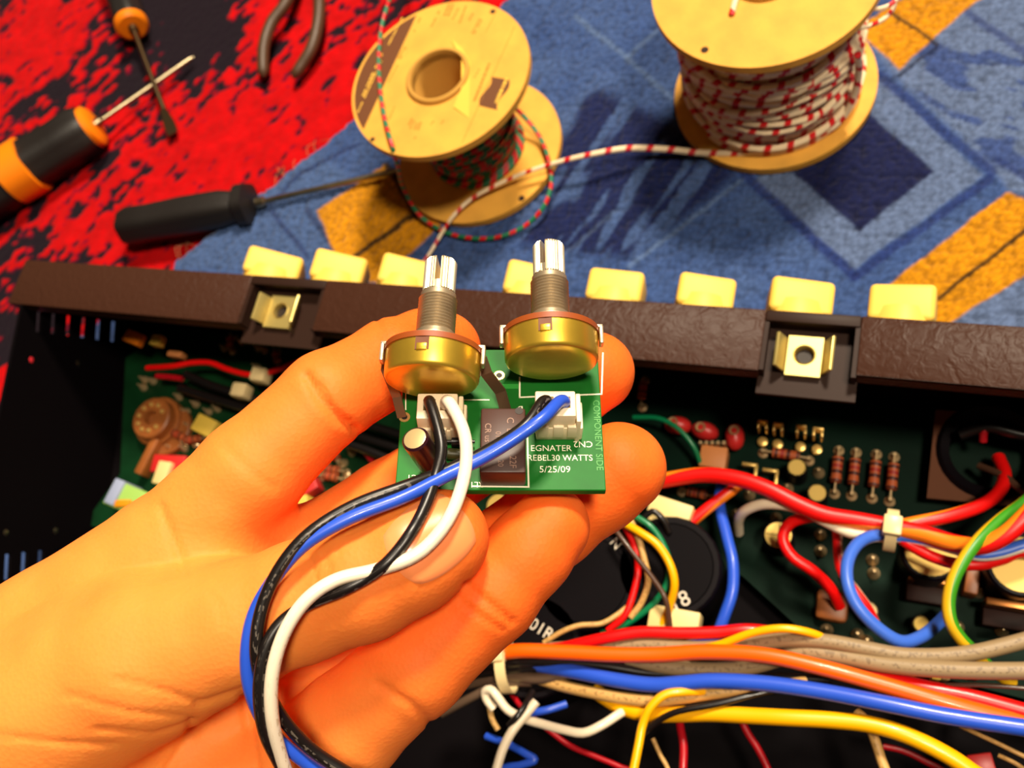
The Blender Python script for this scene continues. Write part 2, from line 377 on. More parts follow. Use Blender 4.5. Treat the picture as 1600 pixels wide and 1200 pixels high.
for (a, b_, wd) in [((1394, 20), (1464, 70), 3), ((1466, 466), (1640, 330), 3.5), ((647, 333), (540, 412), 4), ((605, 258), (650, 335), 5)]:
    c_ = paint(c_, seg_dist(qx, qy, np.array(a, float), np.array(b_, float)) - wd, (40, 26, 14), 1.5, .9)
mott_shade = 0.66 + 0.68 * loops_h(x, y, 0.24) * (0.6 + 0.8 * fbm(x / 0.3, y / 0.3, 2)); c_ = c_ * np.clip(mott_shade, 0.4, 1.35)[..., None] * np.array([0.42, 0.45, 0.52]) * (0.75 + 0.5 * rng.random(x.shape))[..., None]  # mottled fibre tone, plus shade painted into the gaps between loops
vv = (x - E0[0]) * ev[0] + (y - E0[1]) * ev[1] + (fbm(x * 2.5, y * 2.5, 2) - 0.5) * 0.35
z = CT * np.sqrt(np.clip(vv / 0.45, 0, 1)) + 0.13 * loops_h(x, y, 0.24) * sstep(0, 0.3, vv) - 0.1 + 0.0
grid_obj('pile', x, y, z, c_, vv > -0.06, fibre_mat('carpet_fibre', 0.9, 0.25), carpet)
fr = MB()
for i in range(24):
    t = random.random() * 15; p0 = np.array([*(E0 + eu * t + ev * 0.15), random.uniform(.15, .6)]); L = random.uniform(.3, 1.0) * (2.6 if i < 5 else 1)
    d = -ev * L + eu * random.uniform(-.8, .8) * L
    fr.tube([p0, p0 + [d[0] * .4, d[1] * .4, random.uniform(0, .3)], p0 + [d[0], d[1], -p0[2] + .12]], 0.012, 4, n=6)
tag(fr.build('frayed_thread', mat('frayed_thread', (170, 120, 80), 0.8), carpet, 'loose pale threads along the cut edge'), kind='stuff')

# ------------------------------------------------------------------ wire spools
CARD = mat('card', (228, 166, 60), 0.75, noise=0.18, nscale=90, bump=0.15, bscale=1500)
CARD2 = mat('card_edge', (190, 140, 56), 0.85); INK = mat('brown_ink', (98, 52, 10), 0.7); FAINT = mat('faint_ink', (176, 122, 30), 0.75)
CARDIN = mat('card_tube', (176, 118, 34), 0.85, noise=0.3, nscale=120); HOLE = mat('punched_hole', (46, 26, 14), 0.9); PAPER = mat('torn_paper', (232, 182, 76), 0.85, spec=.1)
WHRED = stripe_mat('white_red_wire', (238, 214, 176), (206, 14, 20), 'band', 0.30, 0.80, 0.35, 0.45)
GRRED = stripe_mat('green_red_wire', (20, 112, 74), (200, 16, 20), 'band', 0.46, 0.62, 0.35, 0.45)
def circ(r, n=64, c=(0, 0)): return [(c[0] + r * math.cos(2 * math.pi * i / n), c[1] + r * math.sin(2 * math.pi * i / n)) for i in range(n)]
EX, EY, EZ = np.eye(3)
def spool(name, label, base, R_, hgt, rh, rw, wire_r, wmat, layers, seed):
    t = thing(name, label, 'wire spool', base); th = 0.3; rg = random.Random(seed)
    for k, z0 in (('lower', 0), ('upper', hgt - th)):
        f = MB(); f.plate(circ(R_, 72), [circ(rh, 40)], base + np.array([0, 0, z0]), EX, EY, EZ, th)
        fo = f.build('flange', CARD, t, smooth=40, recalc=True)
        if k == 'upper': up = fo
    c = MB(); z1 = hgt + 0.16
    c.lathe(base, EZ, [(0.02, rh + .18), (z1 - .05, rh + .18), (z1, rh + .12), (z1, rh + .04), (z1 - .06, rh), (0.02, rh)], 40, capa=False, capb=False)
    c.build('core_tube', [CARD2], t, 'card tube through the middle')
    wd = MB()
    for (rad, pitch, wob_, ph, frac) in layers:
        span = (hgt - 2 * th - 2 * wire_r) * frac; turns = span / pitch; n = int(turns * 42); pts = []
        for i in range(n):
            a = 2 * math.pi * turns * i / n + ph; zz = th + wire_r + span * i / n
            zz += wob_ * math.sin(a * 1.0 + 3.1 * math.sin(a * 0.13 + seed)) + wob_ * .4 * math.sin(a * 2.3)
            zz = min(max(zz, th + wire_r), hgt - th - wire_r); r_ = rad + 0.35 * wire_r * math.sin(a * 0.37) + .3 * wire_r * math.sin(a * 1.93 + 1)
            pts.append(base + np.array([r_ * math.cos(a), r_ * math.sin(a), zz]))
        wd.tube(np.array(pts), wire_r, 7, sm=False)
    wd.build('wire_winding', wmat, t, 'striped hook-up wire wound on the core')
    ins = MB(); ins.lathe(base, EZ, [(0.35, rw - .2), (hgt - .35, rw - .2)], 40, capa=False, capb=False)
    ins.build('inner_winding', wmat, t)
    return t, up
B1 = P(750, 238, 0.9); B1[2] = 0.82; B2 = P(1208, 140, 0.9); B2[2] = 0.82
sp2, up2 = spool('wire_spool', 'card spool of white wire with red bands, at the top right', B2, 3.72, 5.9, 0.95, 2.85, 0.13, WHRED,
                 [(2.72, .24, .05, 0, 1), (2.92, .30, .22, 2, 1), (3.05, .55, .42, 4, .98), (3.12, 1.1, .6, 1, .95)], 3)
sp1, up1 = spool('wire_spool', 'card spool of thin green and red wire, its top flange printed in brown', B1, 3.5, 4.85, 1.06, 1.8, 0.088, GRRED,
                 [(1.72, .16, .05, 0, 1), (1.83, .26, .2, 2, 1), (1.9, .6, .35, 4, .97)], 5)
_P = P
def P1(a, b, zt=None): return _P(a + 7, b - 2, T1)
def decal(name, pxs, zt, m, parent, lift=0.006, th=0.004):
    pts = [P(a, b, zt)[:2] for a, b in pxs]; o = np.array([0, 0, zt + lift]); d = MB(); d.plate([tuple(q) for q in pts], [], o, EX, EY, EZ, th); return d.build(name, m, parent, smooth=0, recalc=True)
T1 = B1[2] + 4.85; T2 = B2[2] + 5.9
# printed segment along the left rim of the green spool: chord plus arc
c1 = B1[:2]; q0 = P1(651, 10)[:2]; q1 = P1(562, 202)[:2]; rr = 3.38
def onrim(q, q_dir):                          # where the chord line meets the label radius
    d = unit(q_dir); w_ = q - c1; bq = w_ @ d; cq = w_ @ w_ - rr * rr; s = math.sqrt(max(bq * bq - cq, 0)); return q + d * (-bq + s)
e0 = onrim(q0, q0 - q1); e1 = onrim(q1, q1 - q0); a0 = math.atan2(*(e0 - c1)[::-1]); a1 = math.atan2(*(e1 - c1)[::-1])
mid = P1(575, 90)[:2]; am = math.atan2(*(mid - c1)[::-1])
def unwrap(a, ref):
    while a - ref > math.pi: a -= 2 * math.pi
    while a - ref < -math.pi: a += 2 * math.pi
    return a
a0 = unwrap(a0, am); a1 = unwrap(a1, am)
arc = [tuple(c1 + rr * np.array([math.cos(a), math.sin(a)])) for a in np.linspace(a0, a1, 30)]
d = MB(); d.plate(arc, [], (0, 0, T1 + .004), EX, EY, EZ, 0.004); d.build('printed_label', INK, up1, 'dark brown printed segment', smooth=0, recalc=True)
wv = []
for s in np.linspace(0, 1, 9): wv.append((768 + (749 - 768) * s + 4 * math.sin(s * 6.28), 120 + 45 * s))
wv2 = [(796 + (777 - 796) * s + 4 * math.sin(s * 6.28), 125 + 47 * s) for s in np.linspace(1, 0, 9)]
decal('printed_logo', wv + wv2, T1, INK, up1)
pr = MB(); LI = MB()
cu_ = unit(P1(646, 8) - P1(557, 199)); cv_ = np.cross(EZ, cu_)
def dashes(mb, a, b, rows, hgt, gap=.35, thick=.004):
    pa = P1(*a); pb = P1(*b); L = np.linalg.norm(pb - pa); d_ = (pb - pa) / L; n_ = np.cross(EZ, d_)
    for k in range(rows):
        s = 0
        while s < L:
            l = random.uniform(.05, .16); c = pa + d_ * (s + l / 2) + n_ * k * hgt * 1.7
            if random.random() > gap * .5: mb.box(c + EZ * .009, (l / 2, hgt / 2, .002), np.array([d_, n_, EZ]))
            s += l + random.uniform(.02, .06)
for a, b, r_, h_ in [((640, 52), (650, 30), 1, .06), ((667, 44), (682, 14), 1, .07), ((693, 27), (701, 8), 2, .09), ((700, 33), (710, 14), 1, .06), ((711, 38), (720, 15), 1, .07), ((726, 34), (738, 12), 1, .07), ((734, 55), (745, 34), 2, .06),
                     ((618, 94), (629, 76), 2, .06), ((600, 130), (614, 104), 1, .05), ((597, 198), (610, 168), 1, .05), ((634, 203), (642, 188), 2, .08), ((646, 205), (652, 190), 2, .08), ((666, 197), (675, 186), 1, .05), ((680, 199), (686, 190), 1, .05), ((640, 219), (643, 216), 1, .05)]:
    dashes(pr, a, b, r_, h_)
dashes(pr, (734, 160), (757, 103), 1, .11, .1); dashes(pr, (732, 128), (742, 110), 1, .05)
pr.build('printed_text', FAINT, up1, smooth=0)
dashes(LI, (560, 152), (590, 86), 1, .08, .1); dashes(LI, (552, 178), (588, 100), 1, .06, .1); dashes(LI, (600, 72), (622, 30), 1, .06); dashes(LI, (768, 163), (784, 127), 1, .12, 0)
LI.build('printed_text', PAPER, up1, 'pale lettering on the brown print', smooth=0)
ln = MB()
for a, b in [((797, 44), (715, 225)), ((770, 18), (752, 52))]: ln.tube([P1(*a) + EZ * .004, P1(*b) + EZ * .004], .012, 4, n=2)
ln.build('printed_line', FAINT, up1)
for (a, b, zt, r_, u_) in [(770, 18, T1, .11, up1), (582, 218, T1, .1, up1), (815, 310, B1[2] + .3, .13, sp1), (1101, 78, T2, .13, up2), (1143, 20, T2, .1, up2)]:
    hb = MB(); hb.lathe(P(a, b, zt) - EZ * .02, EZ, [(0, r_), (.026, r_)], 14); hb.build('punched_hole', HOLE, u_)
# torn paper lifting beside the hub
tp = MB(); A = [(722, 75), (735, 100), (734, 140), (733, 185)]; Bq = [(705, 62), (722, 95), (722, 140), (709, 168)]
v = []; 
for i in range(4): v += [P(*A[i], T1) + EZ * .01, P(*[(A[i][k] + Bq[i][k]) / 2 for k in (0, 1)], T1) + EZ * .03, P(*Bq[i], T1) + EZ * (.08 if i in (1, 2) else .04)]
tp.add(v, [(i * 3 + j, i * 3 + j + 1, i * 3 + j + 4, i * 3 + j + 3) for i in range(3) for j in range(2)]); tp.build('torn_label', PAPER, up1, 'torn pale paper curling beside the hub', smooth=60)
# loose ends
lw = MB(); pts = [(640, -90, 1.5), (622, -40, 4.2), (608, 0, 5.72), (596, 45, 5.8), (592, 110, 5.8), (601, 185, 5.8), (614, 232, 5.75), (622, 262, 4.6), (631, 295, 2.6), (655, 335, 1.35), (690, 360, 1.0), (735, 372, 0.95), (780, 370, 0.95), (822, 352, 1.0), (850, 322, 1.3), (861, 288, 1.4), (857, 250, 1.45), (842, 212, 1.5), (815, 178, 2.0), (800, 165, 2.3)]
lw.tube([P(*q) for q in pts], 0.085, 8, n=230); lw.build('loose_wire', GRRED, sp1, 'loose green and red strand looping over the flange')
lw = MB(); pts = [(1340, 85, 4.6), (1342, 110, 3.6), (1334, 150, 2.4), (1316, 185, 1.6), (1290, 205, 1.4), (1240, 225, 1.35), (1170, 238, 1.2), (1100, 239, 1.15), (1040, 233, 1.4), (980, 232, 1.6), (925, 241, 1.8), (870, 254, 1.75), (815, 272, 1.65), (770, 292, 1.55), (735, 312, 1.45), (708, 338, 1.35), (690, 365, 1.1), (672, 395, 1.0), (650, 425, 1.0)]
pp = catmull([P(*q) for q in pts], 200); lw.tube(pp, np.interp(np.linspace(0, 1, 200), [0, .5, .68, 1], [.125, .125, .085, .07]), 8, sm=False); lw.build('loose_wire', WHRED, sp2, 'loose white and red strand running to the other spool')
lw = MB(); lw.tube([P(*q) for q in [(1325, 47, 6.2), (1352, 42, 6.2), (1380, 30, 6.0), (1398, 6, 5.6), (1390, -20, 5.2)]], 0.07, 8)
lw.tube([P(*q) for q in [(1330, 42, 6.0), (1345, 14, 6.1), (1372, 14, 6.2), (1396, 4, 6.2), (1412, -30, 6.2)]], 0.07, 8); lw.build('wire_end', WHRED, sp2)
lw = MB(); lw.tube([P(1143, 24, T2 + .02), P(1147, 8, T2 + .1), P(1153, -12, T2 + .12)], 0.1, 8); lw.build('wire_end', WHRED, sp2)

# ------------------------------------------------------------------ hand tools
STEEL = mat('tool_steel', (176, 160, 128), 0.32, 1.0, noise=0.25, nscale=120); BLK = mat('black_rubber', (24, 19, 17), 0.5, bump=0.1)
ORG = mat('orange_plastic', (246, 132, 10), 0.4); DKSTEEL = mat('dark_steel', (112, 92, 66), 0.4, 1.0); BRN = mat('brown_grip', (74, 50, 30), 0.5, bump=0.15)
def driver(name, label, end, collar, tip, hr, cr, sr, band, blade, handle_prof):
    end, collar, tip = map(lambda q: np.asarray(q, float), (end, collar, tip)); ax = unit(tip - collar); hl = np.linalg.norm(collar - end); hx = (collar - end) / hl
    t = thing(name, label, 'screwdriver', (end + collar) / 2 * [1, 1, 0])
    h = MB(); h.lathe(end, hx, [(s * hl, r_ * hr) for s, r_ in handle_prof], 28, wob=lambda th, tt: 1 + 0.05 * np.cos(6 * th)); h.build('handle', BLK, t, 'black grip')
    if cr:
        c = MB(); c.lathe(collar - hx * .12, hx, [(-.05, cr * .6), (0, cr * .85), (.12, cr), (.35, cr), (.5, cr * .8), (.52, cr * .3)], 28); c.build('collar', ORG, t, 'orange collar')
    for s0, s1, k in band:
        c = MB(); c.lathe(end + hx * hl * s0, hx, [(0, hr * k * .98), (.05, hr * k * 1.04), (hl * (s1 - s0) - .05, hr * k * 1.04), (hl * (s1 - s0), hr * k * .98)], 28); c.build('band', ORG, t, 'orange band')
    s = MB(); st = collar + hx * .3
    s.lathe(st, ax, [(0, sr * 1.9), (.35, sr * 1.9), (.45, sr)], 16); L = np.linalg.norm(tip - st)
    if blade:
        s.lathe(st, ax, [(.4, sr), (L - 1.5, sr)], 14)
        x, y_, a = frame(ax); x = unit(np.cross(ax, EZ)); y_ = np.cross(x, ax)
        q = []
        for tt, wx, wy in [(L - 1.6, sr, sr), (L - .9, sr * 1.9, sr * .75), (L - .35, sr * 2.2, sr * .4), (L, sr * 1.9, sr * .2)]:
            q += [st + ax * tt + x * wx * i + y_ * wy * j for i, j in ((-1, -1), (1, -1), (1, 1), (-1, 1))]
        s.add(q, [(k * 4 + i, k * 4 + (i + 1) % 4, k * 4 + 4 + (i + 1) % 4, k * 4 + 4 + i) for k in range(3) for i in range(4)] + [(12, 13, 14, 15)])
    else: s.lathe(st, ax, [(.4, sr), (L - .35, sr), (L, sr * .25)], 14)
    s.build('shaft', STEEL if not blade else DKSTEEL, t, smooth=40)
    return t
PH = [(0, .6), (.03, .85), (.12, 1), (.3, 1.02), (.55, .9), (.8, .86), (.95, .9), (1, .8)]
driver('screwdriver', 'large screwdriver with orange-banded black handle at the left edge', P(-70, 330, 1.35), P(140, 200, 1.15), P(303, 88, 0.3), 1.4, 1.05, .13, [(.40, .58, 1.0)], False, PH)
driver('screwdriver', 'small flat screwdriver with orange collar lying across a longer shaft', P(165, -80, 1.0), P(205, 36, 1.15), P(271, 210, .35), .95, .85, .13, [], True, PH)
driver('screwdriver', 'black-handled screwdriver with long bright shaft reaching the green and red spool', P(192, 356, 1.05), P(392, 319, 1.1), P(628, 264, 1.0), .9, 0, .125, [], False, [(0, .55), (.02, .85), (.08, 1), (.25, .95), (.5, 1.0), (.8, .95), (.9, .8), (.93, 1.05), (1.0, 1.05), (1.02, .5)])
pl_ = thing('pliers', 'pliers with brown dipped handles lying on the red rug', 'pliers', P(455, 60, 0) * [1, 1, 0])
for q in ([(470, -60, 1.0), (448, 3, 1.0), (425, 35, .9), (413, 70, .8), (411, 105, .6), (412, 120, .5)], [(492, -60, 1.0), (499, 0, 1.0), (497, 36, .9), (487, 75, .8), (470, 104, .6), (458, 122, .5)]):
    h = MB(); pp = catmull([P(*k) for k in q], 40); rr_ = 0.27 + .03 * np.sin(np.linspace(0, 3, 40)); rr_[-4:] *= [.95, .85, .6, .25]; h.tube(pp, rr_, 12, sm=False); h.build('handle', BRN, pl_)
h = MB(); c = P(483, -75, 1.0); h.lathe(c - EZ * .5, EZ, [(0, .8), (1.0, .8)], 20); h.build('pivot', DKSTEEL, pl_)
jd = unit((P(483, -75, 1) - P(470, 60, 1)) * [1, 1, 0])
for s in (-1, 1):
    h = MB(); sx = np.cross(EZ, jd); h.box(c + jd * 1.9 + sx * s * .33, (1.4, .28, .42), np.array([jd, sx, EZ]), bev=.1); h.build('jaw', DKSTEEL, pl_)

# ------------------------------------------------------------------ upturned amplifier chassis
amp = thing('amplifier', 'upturned black amplifier chassis with cream knobs, open to its circuit boards and wires', 'amplifier', (-10, 4, 0.85))
def wrinkle(name, c, amt, sc=420, rough=0.45):
    m, nt, b = newmat(name); b.inputs['Base Color'].default_value = rgba(c); b.inputs['Roughness'].default_value = rough; b.inputs['Specular IOR Level'].default_value = .16
    tc = N(nt, 'ShaderNodeTexCoord'); n = N(nt, 'ShaderNodeTexNoise'); n.inputs['Scale'].default_value = sc; n.inputs['Detail'].default_value = 2; n.inputs['Distortion'].default_value = 1.2
    nt.links.new(tc.outputs['Object'], n.inputs['Vector']); bp = N(nt, 'ShaderNodeBump'); bp.inputs['Strength'].default_value = amt; bp.inputs['Distance'].default_value = 0.0012
    nt.links.new(n.outputs['Fac'], bp.inputs['Height']); nt.links.new(bp.outputs[0], b.inputs['Normal']); return m
PAINT = wrinkle('wrinkle_paint', (62, 36, 25), 0.35, 300); PLAIN = mat('black_paint', (44, 27, 20), 0.5, spec=.15); INNER = mat('inner_black', (8, 5, 7), 0.7, spec=.05)
CREAM = mat('cream_plastic', (246, 200, 88), 0.5, spec=.3); GROOVE = mat('dark_groove', (60, 36, 10), 0.7)
NUT = mat('plated_steel', (214, 192, 116), 0.4, .75); DKHOLE = mat('thread_hole', (30, 18, 8), 0.6)
XL, XR, YF, YN, ZT, ZB = -29.95, 12.0, 11.45, 9.62, 7.0, 0.85
rc = [(P(388, 450, ZT)[0], P(504, 460, ZT)[0]), (P(1190, 540, ZT)[0], P(1340, 560, ZT)[0])]
segs = [(XL, rc[0][0]), (rc[0][1], rc[1][0]), (rc[1][1], XR)]
for i, (a, b_) in enumerate(segs):
    m_ = MB(); yn = YN + (0.12 if i == 2 else 0); m_.box(((a + b_) / 2, (YF + yn) / 2, ZT - .1), ((b_ - a) / 2, (YF - yn) / 2, .1), bev=.05)
    m_.box(((a + b_) / 2, yn + .06, ZT - .3), ((b_ - a) / 2 - .02, .06, .28)); m_.build('front_lip', PAINT, amp)
for a, b_ in rc:
    m_ = MB(); zz = ZT - .62
    m_.box(((a + b_) / 2, (YF + YN) / 2 - .3, zz), ((b_ - a) / 2 + .05, (YF - YN) / 2 + .15, .06))
    m_.box((a + .06, (YF + YN) / 2, ZT - .36), (.06, (YF - YN) / 2 - .05, .3)); m_.box((b_ - .06, (YF + YN) / 2, ZT - .36), (.06, (YF - YN) / 2 - .05, .3))
    m_.box(((a + b_) / 2, YF - .17, ZT - .12), ((b_ - a) / 2, .17, .12), bev=.05)
    m_.box(((a + b_) / 2, YF - .25, ZT - .36), ((b_ - a) / 2, .06, .3))
    m_.build('lip_recess', PLAIN, amp)
m_ = MB(); m_.box(((XL + XR) / 2, YF - .12, (ZT - .2 + ZB) / 2), ((XR - XL) / 2, .1, (ZT - .2 - ZB) / 2)); m_.build('front_wall', INNER, amp)
m_ = MB(); m_.box(((-24.6 + XR) / 2, -9.0, (6.0 + ZB) / 2), ((XR + 24.6) / 2, .1, (6.0 - ZB) / 2)); m_.build('rear_wall', INNER, amp)
m_ = MB(); m_.box((XR, 1.2, (ZT + ZB) / 2), (.1, 10.2, (ZT - ZB) / 2)); m_.build('side_wall', INNER, amp)
m_ = MB(); m_.plate([(-29.8, YF - .1), (-24.5, -9.0), (XR, -9.0), (XR, YF - .1)], [], (0, 0, ZB), EX, EY, EZ, .12); m_.build('base_plate', INNER, amp, smooth=0, recalc=True)
# left side wall with two rows of vent slots cut through
w0 = np.array([-29.85, YF, 0.0]); w1 = np.array([-24.6, -9.0, 0.0]); wx = unit(w1 - w0); wn = np.cross(wx, EZ)
def W(x_, y_):
    r_ = R @ ray(x_, y_); t_ = ((w0 - EYE) @ wn) / (r_ @ wn); p = EYE + t_ * r_; return ((p - w0) @ wx, p[2])
sl = []
for k in range(6):
    xx = 58 + 23.4 * k; yy = 487 + 3.0 * k
    sl.append([W(xx - 4, yy), W(xx + 4, yy + .5), W(xx + 2, yy + 33), W(xx - 6, yy + 32)])
for k in range(4):
    xx = 8 + 26 * k; yy = 866 - 3 * k
    sl.append([W(xx - 4, yy), W(xx + 5, yy), W(xx + 3, yy + 40), W(xx - 6, yy + 40)])
LW = np.linalg.norm(w1 - w0)
m_ = MB(); m_.plate([(0, ZB), (LW, ZB), (LW, ZT - .05), (0, ZT - .05)], sl, w0 * [1, 1, 0], wx, EZ, -wn, .12); m_.build('side_wall', INNER, amp, 'black side wall with vent slots', smooth=0, recalc=True)
SCR = mat('screw_head', (150, 140, 120), 0.35, 1.0); REDSCR = mat('red_screw', (200, 40, 50), 0.4)
for i, (a, b_) in enumerate([(45, 563), (118, 567), (5, 833), (83, 830), (198, 603), (188, 653)]):
    u_, z_ = W(a, b_); c = w0 * [1, 1, 0] + wx * u_ + EZ * z_; nn = wn if (EYE - c) @ wn > 0 else -wn
    s_ = MB(); s_.lathe(c, nn, [(0, .2), (.07, .19), (.13, .1), (.14, .05)], 12); s_.build('screw', REDSCR if i in (0, 5) else SCR, amp)
# cage nuts
for i, (cx, cy) in enumerate([(440, 487), (1257, 556)]):
    c = P(cx, cy, ZT - .45); c = np.array([c[0], c[1], ZT - .54]); n_ = MB(); hw = .46 if i else .5
    n_.plate([(-hw, -.62), (hw, -.62), (hw, .55), (-hw, .55)], [circ(.3, 24)], c, EX, EY, EZ, .16)
    n_.lathe(c + EZ * .12, EZ, [(-.5, .20), (-.5, .26), (0.02, .3), (.06, .26), (-.45, .2)], 24, capa=False, capb=False)
    for s in (-1, 1):
        a_ = unit([s * .45, 0, .9]); n_.box(c + [s * (hw + .14), -.02, .26], (.05, .5, .3), np.array([np.cross(EY, a_), EY, a_]), bev=.03)
    cn = n_.build('cage_nut', NUT, amp, 'plated cage nut set in the lip', smooth=40, recalc=True)
    n_ = MB(); n_.lathe(c + EZ * -.02, EZ, [(0, .19), (.02, .19)], 20); n_.build('threaded_hole', DKHOLE, cn)
# cream knobs along the front
KN = [(424, 385, 463, 394, 432, -26, 0), (527, 488, 565, 396, 440, -22, 1), (627, 590, 668, 402, 450, -24, 0), (822, 784, 866, 411, 462, -20, 0), (960, 917, 1005, 422, 473, -6, 0), (1098, 1052, 1146, 430, 485, -13, 1), (1248, 1196, 1301, 437, 495, -10, 1), (1412, 1358, 1467, 445, 507, 6, -1)]
for (cx, xa, xb, ya, yb, rot, side) in KN:
    kz = 6.0; pa = P(xa, (ya + yb) / 2, kz); pb = P(xb, (ya + yb) / 2, kz); cxw = (pa[0] + pb[0]) / 2; wdt = (pb[0] - pa[0]) * 0.5
    yt = P(cx, ya, kz + .2)[1]; a = math.radians(rot); ca, sa = math.cos(a), math.sin(a)
    wdt = wdt / (abs(ca) + .35 * abs(sa)); ax = np.array([[ca, 0, sa], [0, 1, 0], [-sa, 0, ca]])
    k_ = MB(); y0 = YF + .28; k_.box((cxw, (y0 + yt) / 2, kz - .35), (wdt, (yt - y0) / 2, wdt * .82), ax, bev=.17, seg=4)
    ko = k_.build('knob', CREAM, amp, smooth=50)
    k_ = MB(); k_.lathe((cxw, YF + .06, kz - .35), EY, [(0, wdt * 1.04), (.32, wdt * 1.04), (.62, wdt * .97), (.66, wdt * .5)], 36); k_.build('knob_skirt', CREAM, ko)
    if side:
        k_ = MB(); k_.box(np.array([cxw, (y0 + yt) / 2, kz - .35]) + ax[0] * side * wdt + ax[2] * .02, (.012, (yt - y0) / 2 - .2, .035), ax); k_.build('indicator_line', GROOVE, ko)

# ---- circuit boards
PCB = mat('shaded_green_board', (3, 28, 18), 0.5, spec=.06, noise=0.35, nscale=60); PCB2 = mat('lit_green_board', (8, 46, 21), 0.45, spec=.15, noise=0.4, nscale=70)  # board green in two tones: a lit copy, and one with shade coloured in
SOLD = mat('solder', (206, 176, 130), 0.35, .65); CER = mat('brown_ceramic', (150, 84, 34), 0.45, noise=0.25, nscale=150); GOLD = mat('gold_pin', (236, 196, 110), 0.35, .6)
RBODY = mat('resistor_body', (176, 84, 40), 0.5); RBAND = mat('resistor_band', (70, 22, 16), 0.5); RBAND2 = mat('resistor_red_band', (150, 30, 24), 0.5)
CRM = mat('cream_nylon', (222, 196, 130), 0.5); SLV = mat('black_sleeve', (12, 8, 12), 0.4, spec=.12); CAPTOP = mat('cap_top', (214, 180, 92), 0.45, 0.3); WPRINT = mat('white_print', (208, 196, 176), 0.6)
REDP = mat('red_dipped', (190, 36, 34), 0.4); TAN = mat('tan_plastic', (206, 130, 72), 0.55); YLW = mat('yellow_film', (216, 180, 70), 0.5); BROWNIC = mat('brown_plastic', (42, 24, 20), 0.5, spec=.15)
ZP = 1.7
def board(name, poly, m, label, z=ZP):
    c = MB(); c.plate([tuple(P(a, b, z)[:2]) for a, b in poly], [], (0, 0, z - .16), EX, EY, EZ, .16); return c.build(name, m, amp, label, smooth=0, recalc=True)
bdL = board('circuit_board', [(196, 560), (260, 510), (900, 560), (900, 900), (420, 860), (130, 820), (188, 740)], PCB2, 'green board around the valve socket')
bdR = board('circuit_board', [(930, 560), (1180, 590), (1420, 640), (1750, 640), (1750, 1130), (1280, 1010), (1160, 900), (930, 800)], PCB, 'green board under the wire loom, coloured as in shade')
def resistor(a, b, z, r_, par, pads=True):
    p, q = P(*a, z), P(*b, z); L = np.linalg.norm(q - p); d_ = (q - p) / L; s = L * .2; e = L * .8; g = (e - s) / 9; m_ = MB()
    prof = [(s, r_ * .4), (s + g * .3, r_ * .95), (s + g, r_), (s + g * 2, r_ * .92), (s + g * 2.9, r_ * .9), (s + g * 4, r_ * .9), (s + g * 4.8, r_ * .9), (s + g * 6, r_ * .9), (s + g * 6.8, r_ * .9), (s + g * 8, r_), (s + g * 8.7, r_ * .95), (e, r_ * .4)]
    m_.lathe(p, d_, prof, 14, mats=[0, 0, 1, 0, 2, 0, 1, 0, 0, 1, 0]); m_.cyl(p, p + d_ * s, .035, m=3, seg=6); m_.cyl(p + d_ * e, q, .035, m=3, seg=6)
    if pads:
        for c in (p, q): m_.cyl(c, c * [1, 1, 0] + [0, 0, ZP], .035, m=3, seg=6); m_.lathe(c * [1, 1, 0] + [0, 0, ZP], EZ, [(0, .17), (.05, .16), (.1, .08), (z - ZP + .04, .05)], 12, m=3)
    return m_.build('resistor', [RBODY, RBAND, RBAND2, SOLD], par)
for a, b in [((1311, 700), (1304, 768)), ((1338, 703), (1331, 771)), ((1370, 706), (1363, 775)), ((1398, 710), (1391, 780)), ((1192, 704), (1264, 716)), ((1064, 765), (1115, 776)), ((1006, 590), (1002, 632))]: resistor(a, b, 2.0, .17, bdR)
for a, b in [((502, 732), (536, 736)), ((500, 742), (534, 748)), ((262, 672), (300, 690)), ((284, 690), (320, 684)), ((428, 545), (436, 572)), ((360, 522), (358, 545)), ((520, 700), (528, 722))]: resistor(a, b, 2.0, .17, bdL)
def can(x_, y_, z0, hgt, r_, par, top=CAPTOP, body=SLV, cross=False, name='capacitor'):
    c = P(x_, y_, z0 + hgt); c = np.array([c[0], c[1], z0]); m_ = MB()
    m_.lathe(c, EZ, [(0, r_), (hgt - .08, r_), (hgt, r_ - .06), (hgt, r_ * .84)], 28, mats=[0, 0, 0], capb=False); m_.lathe(c + EZ * (hgt - .02), EZ, [(0, r_ * .86), (.02, r_ * .86)], 28, m=1)
    if cross:
        for d_ in ((1, 0), (0, 1)): m_.box(c + EZ * (hgt + .002), (r_ * .8 if d_[0] else .012, .012 if d_[0] else r_ * .8, .004), m=0)
    return m_.build(name, [body, top], par)
can(1245, 730, ZP, 1.0, .3, bdR); can(1277, 770, ZP, 1.0, .3, bdR); can(1216, 836, ZP, 1.0, .46, bdR, cross=True); can(1455, 862, ZP, 1.6, .8, bdR); can(1596, 882, ZP, 1.6, .88, bdR)
can(1356, 954, ZP, .5, .3, bdR, CRM, BROWNIC); can(1440, 975, ZP, .6, .25, bdR, YLW, BROWNIC); can(778, 790, ZP, 1.4, .45, bdL); can(820, 790, ZP, 1.0, .3, bdL)
BIGTOP = mat('black_cap_top', (9, 6, 9), 0.5, spec=.06)
for (x_, y_) in [(1045, 885), (915, 905), (830, 1010)]:
    c = can(x_, y_, ZB + .1, 3.0, 1.5, amp, BIGTOP, name='filter_capacitor')
zt = ZB + 3.12
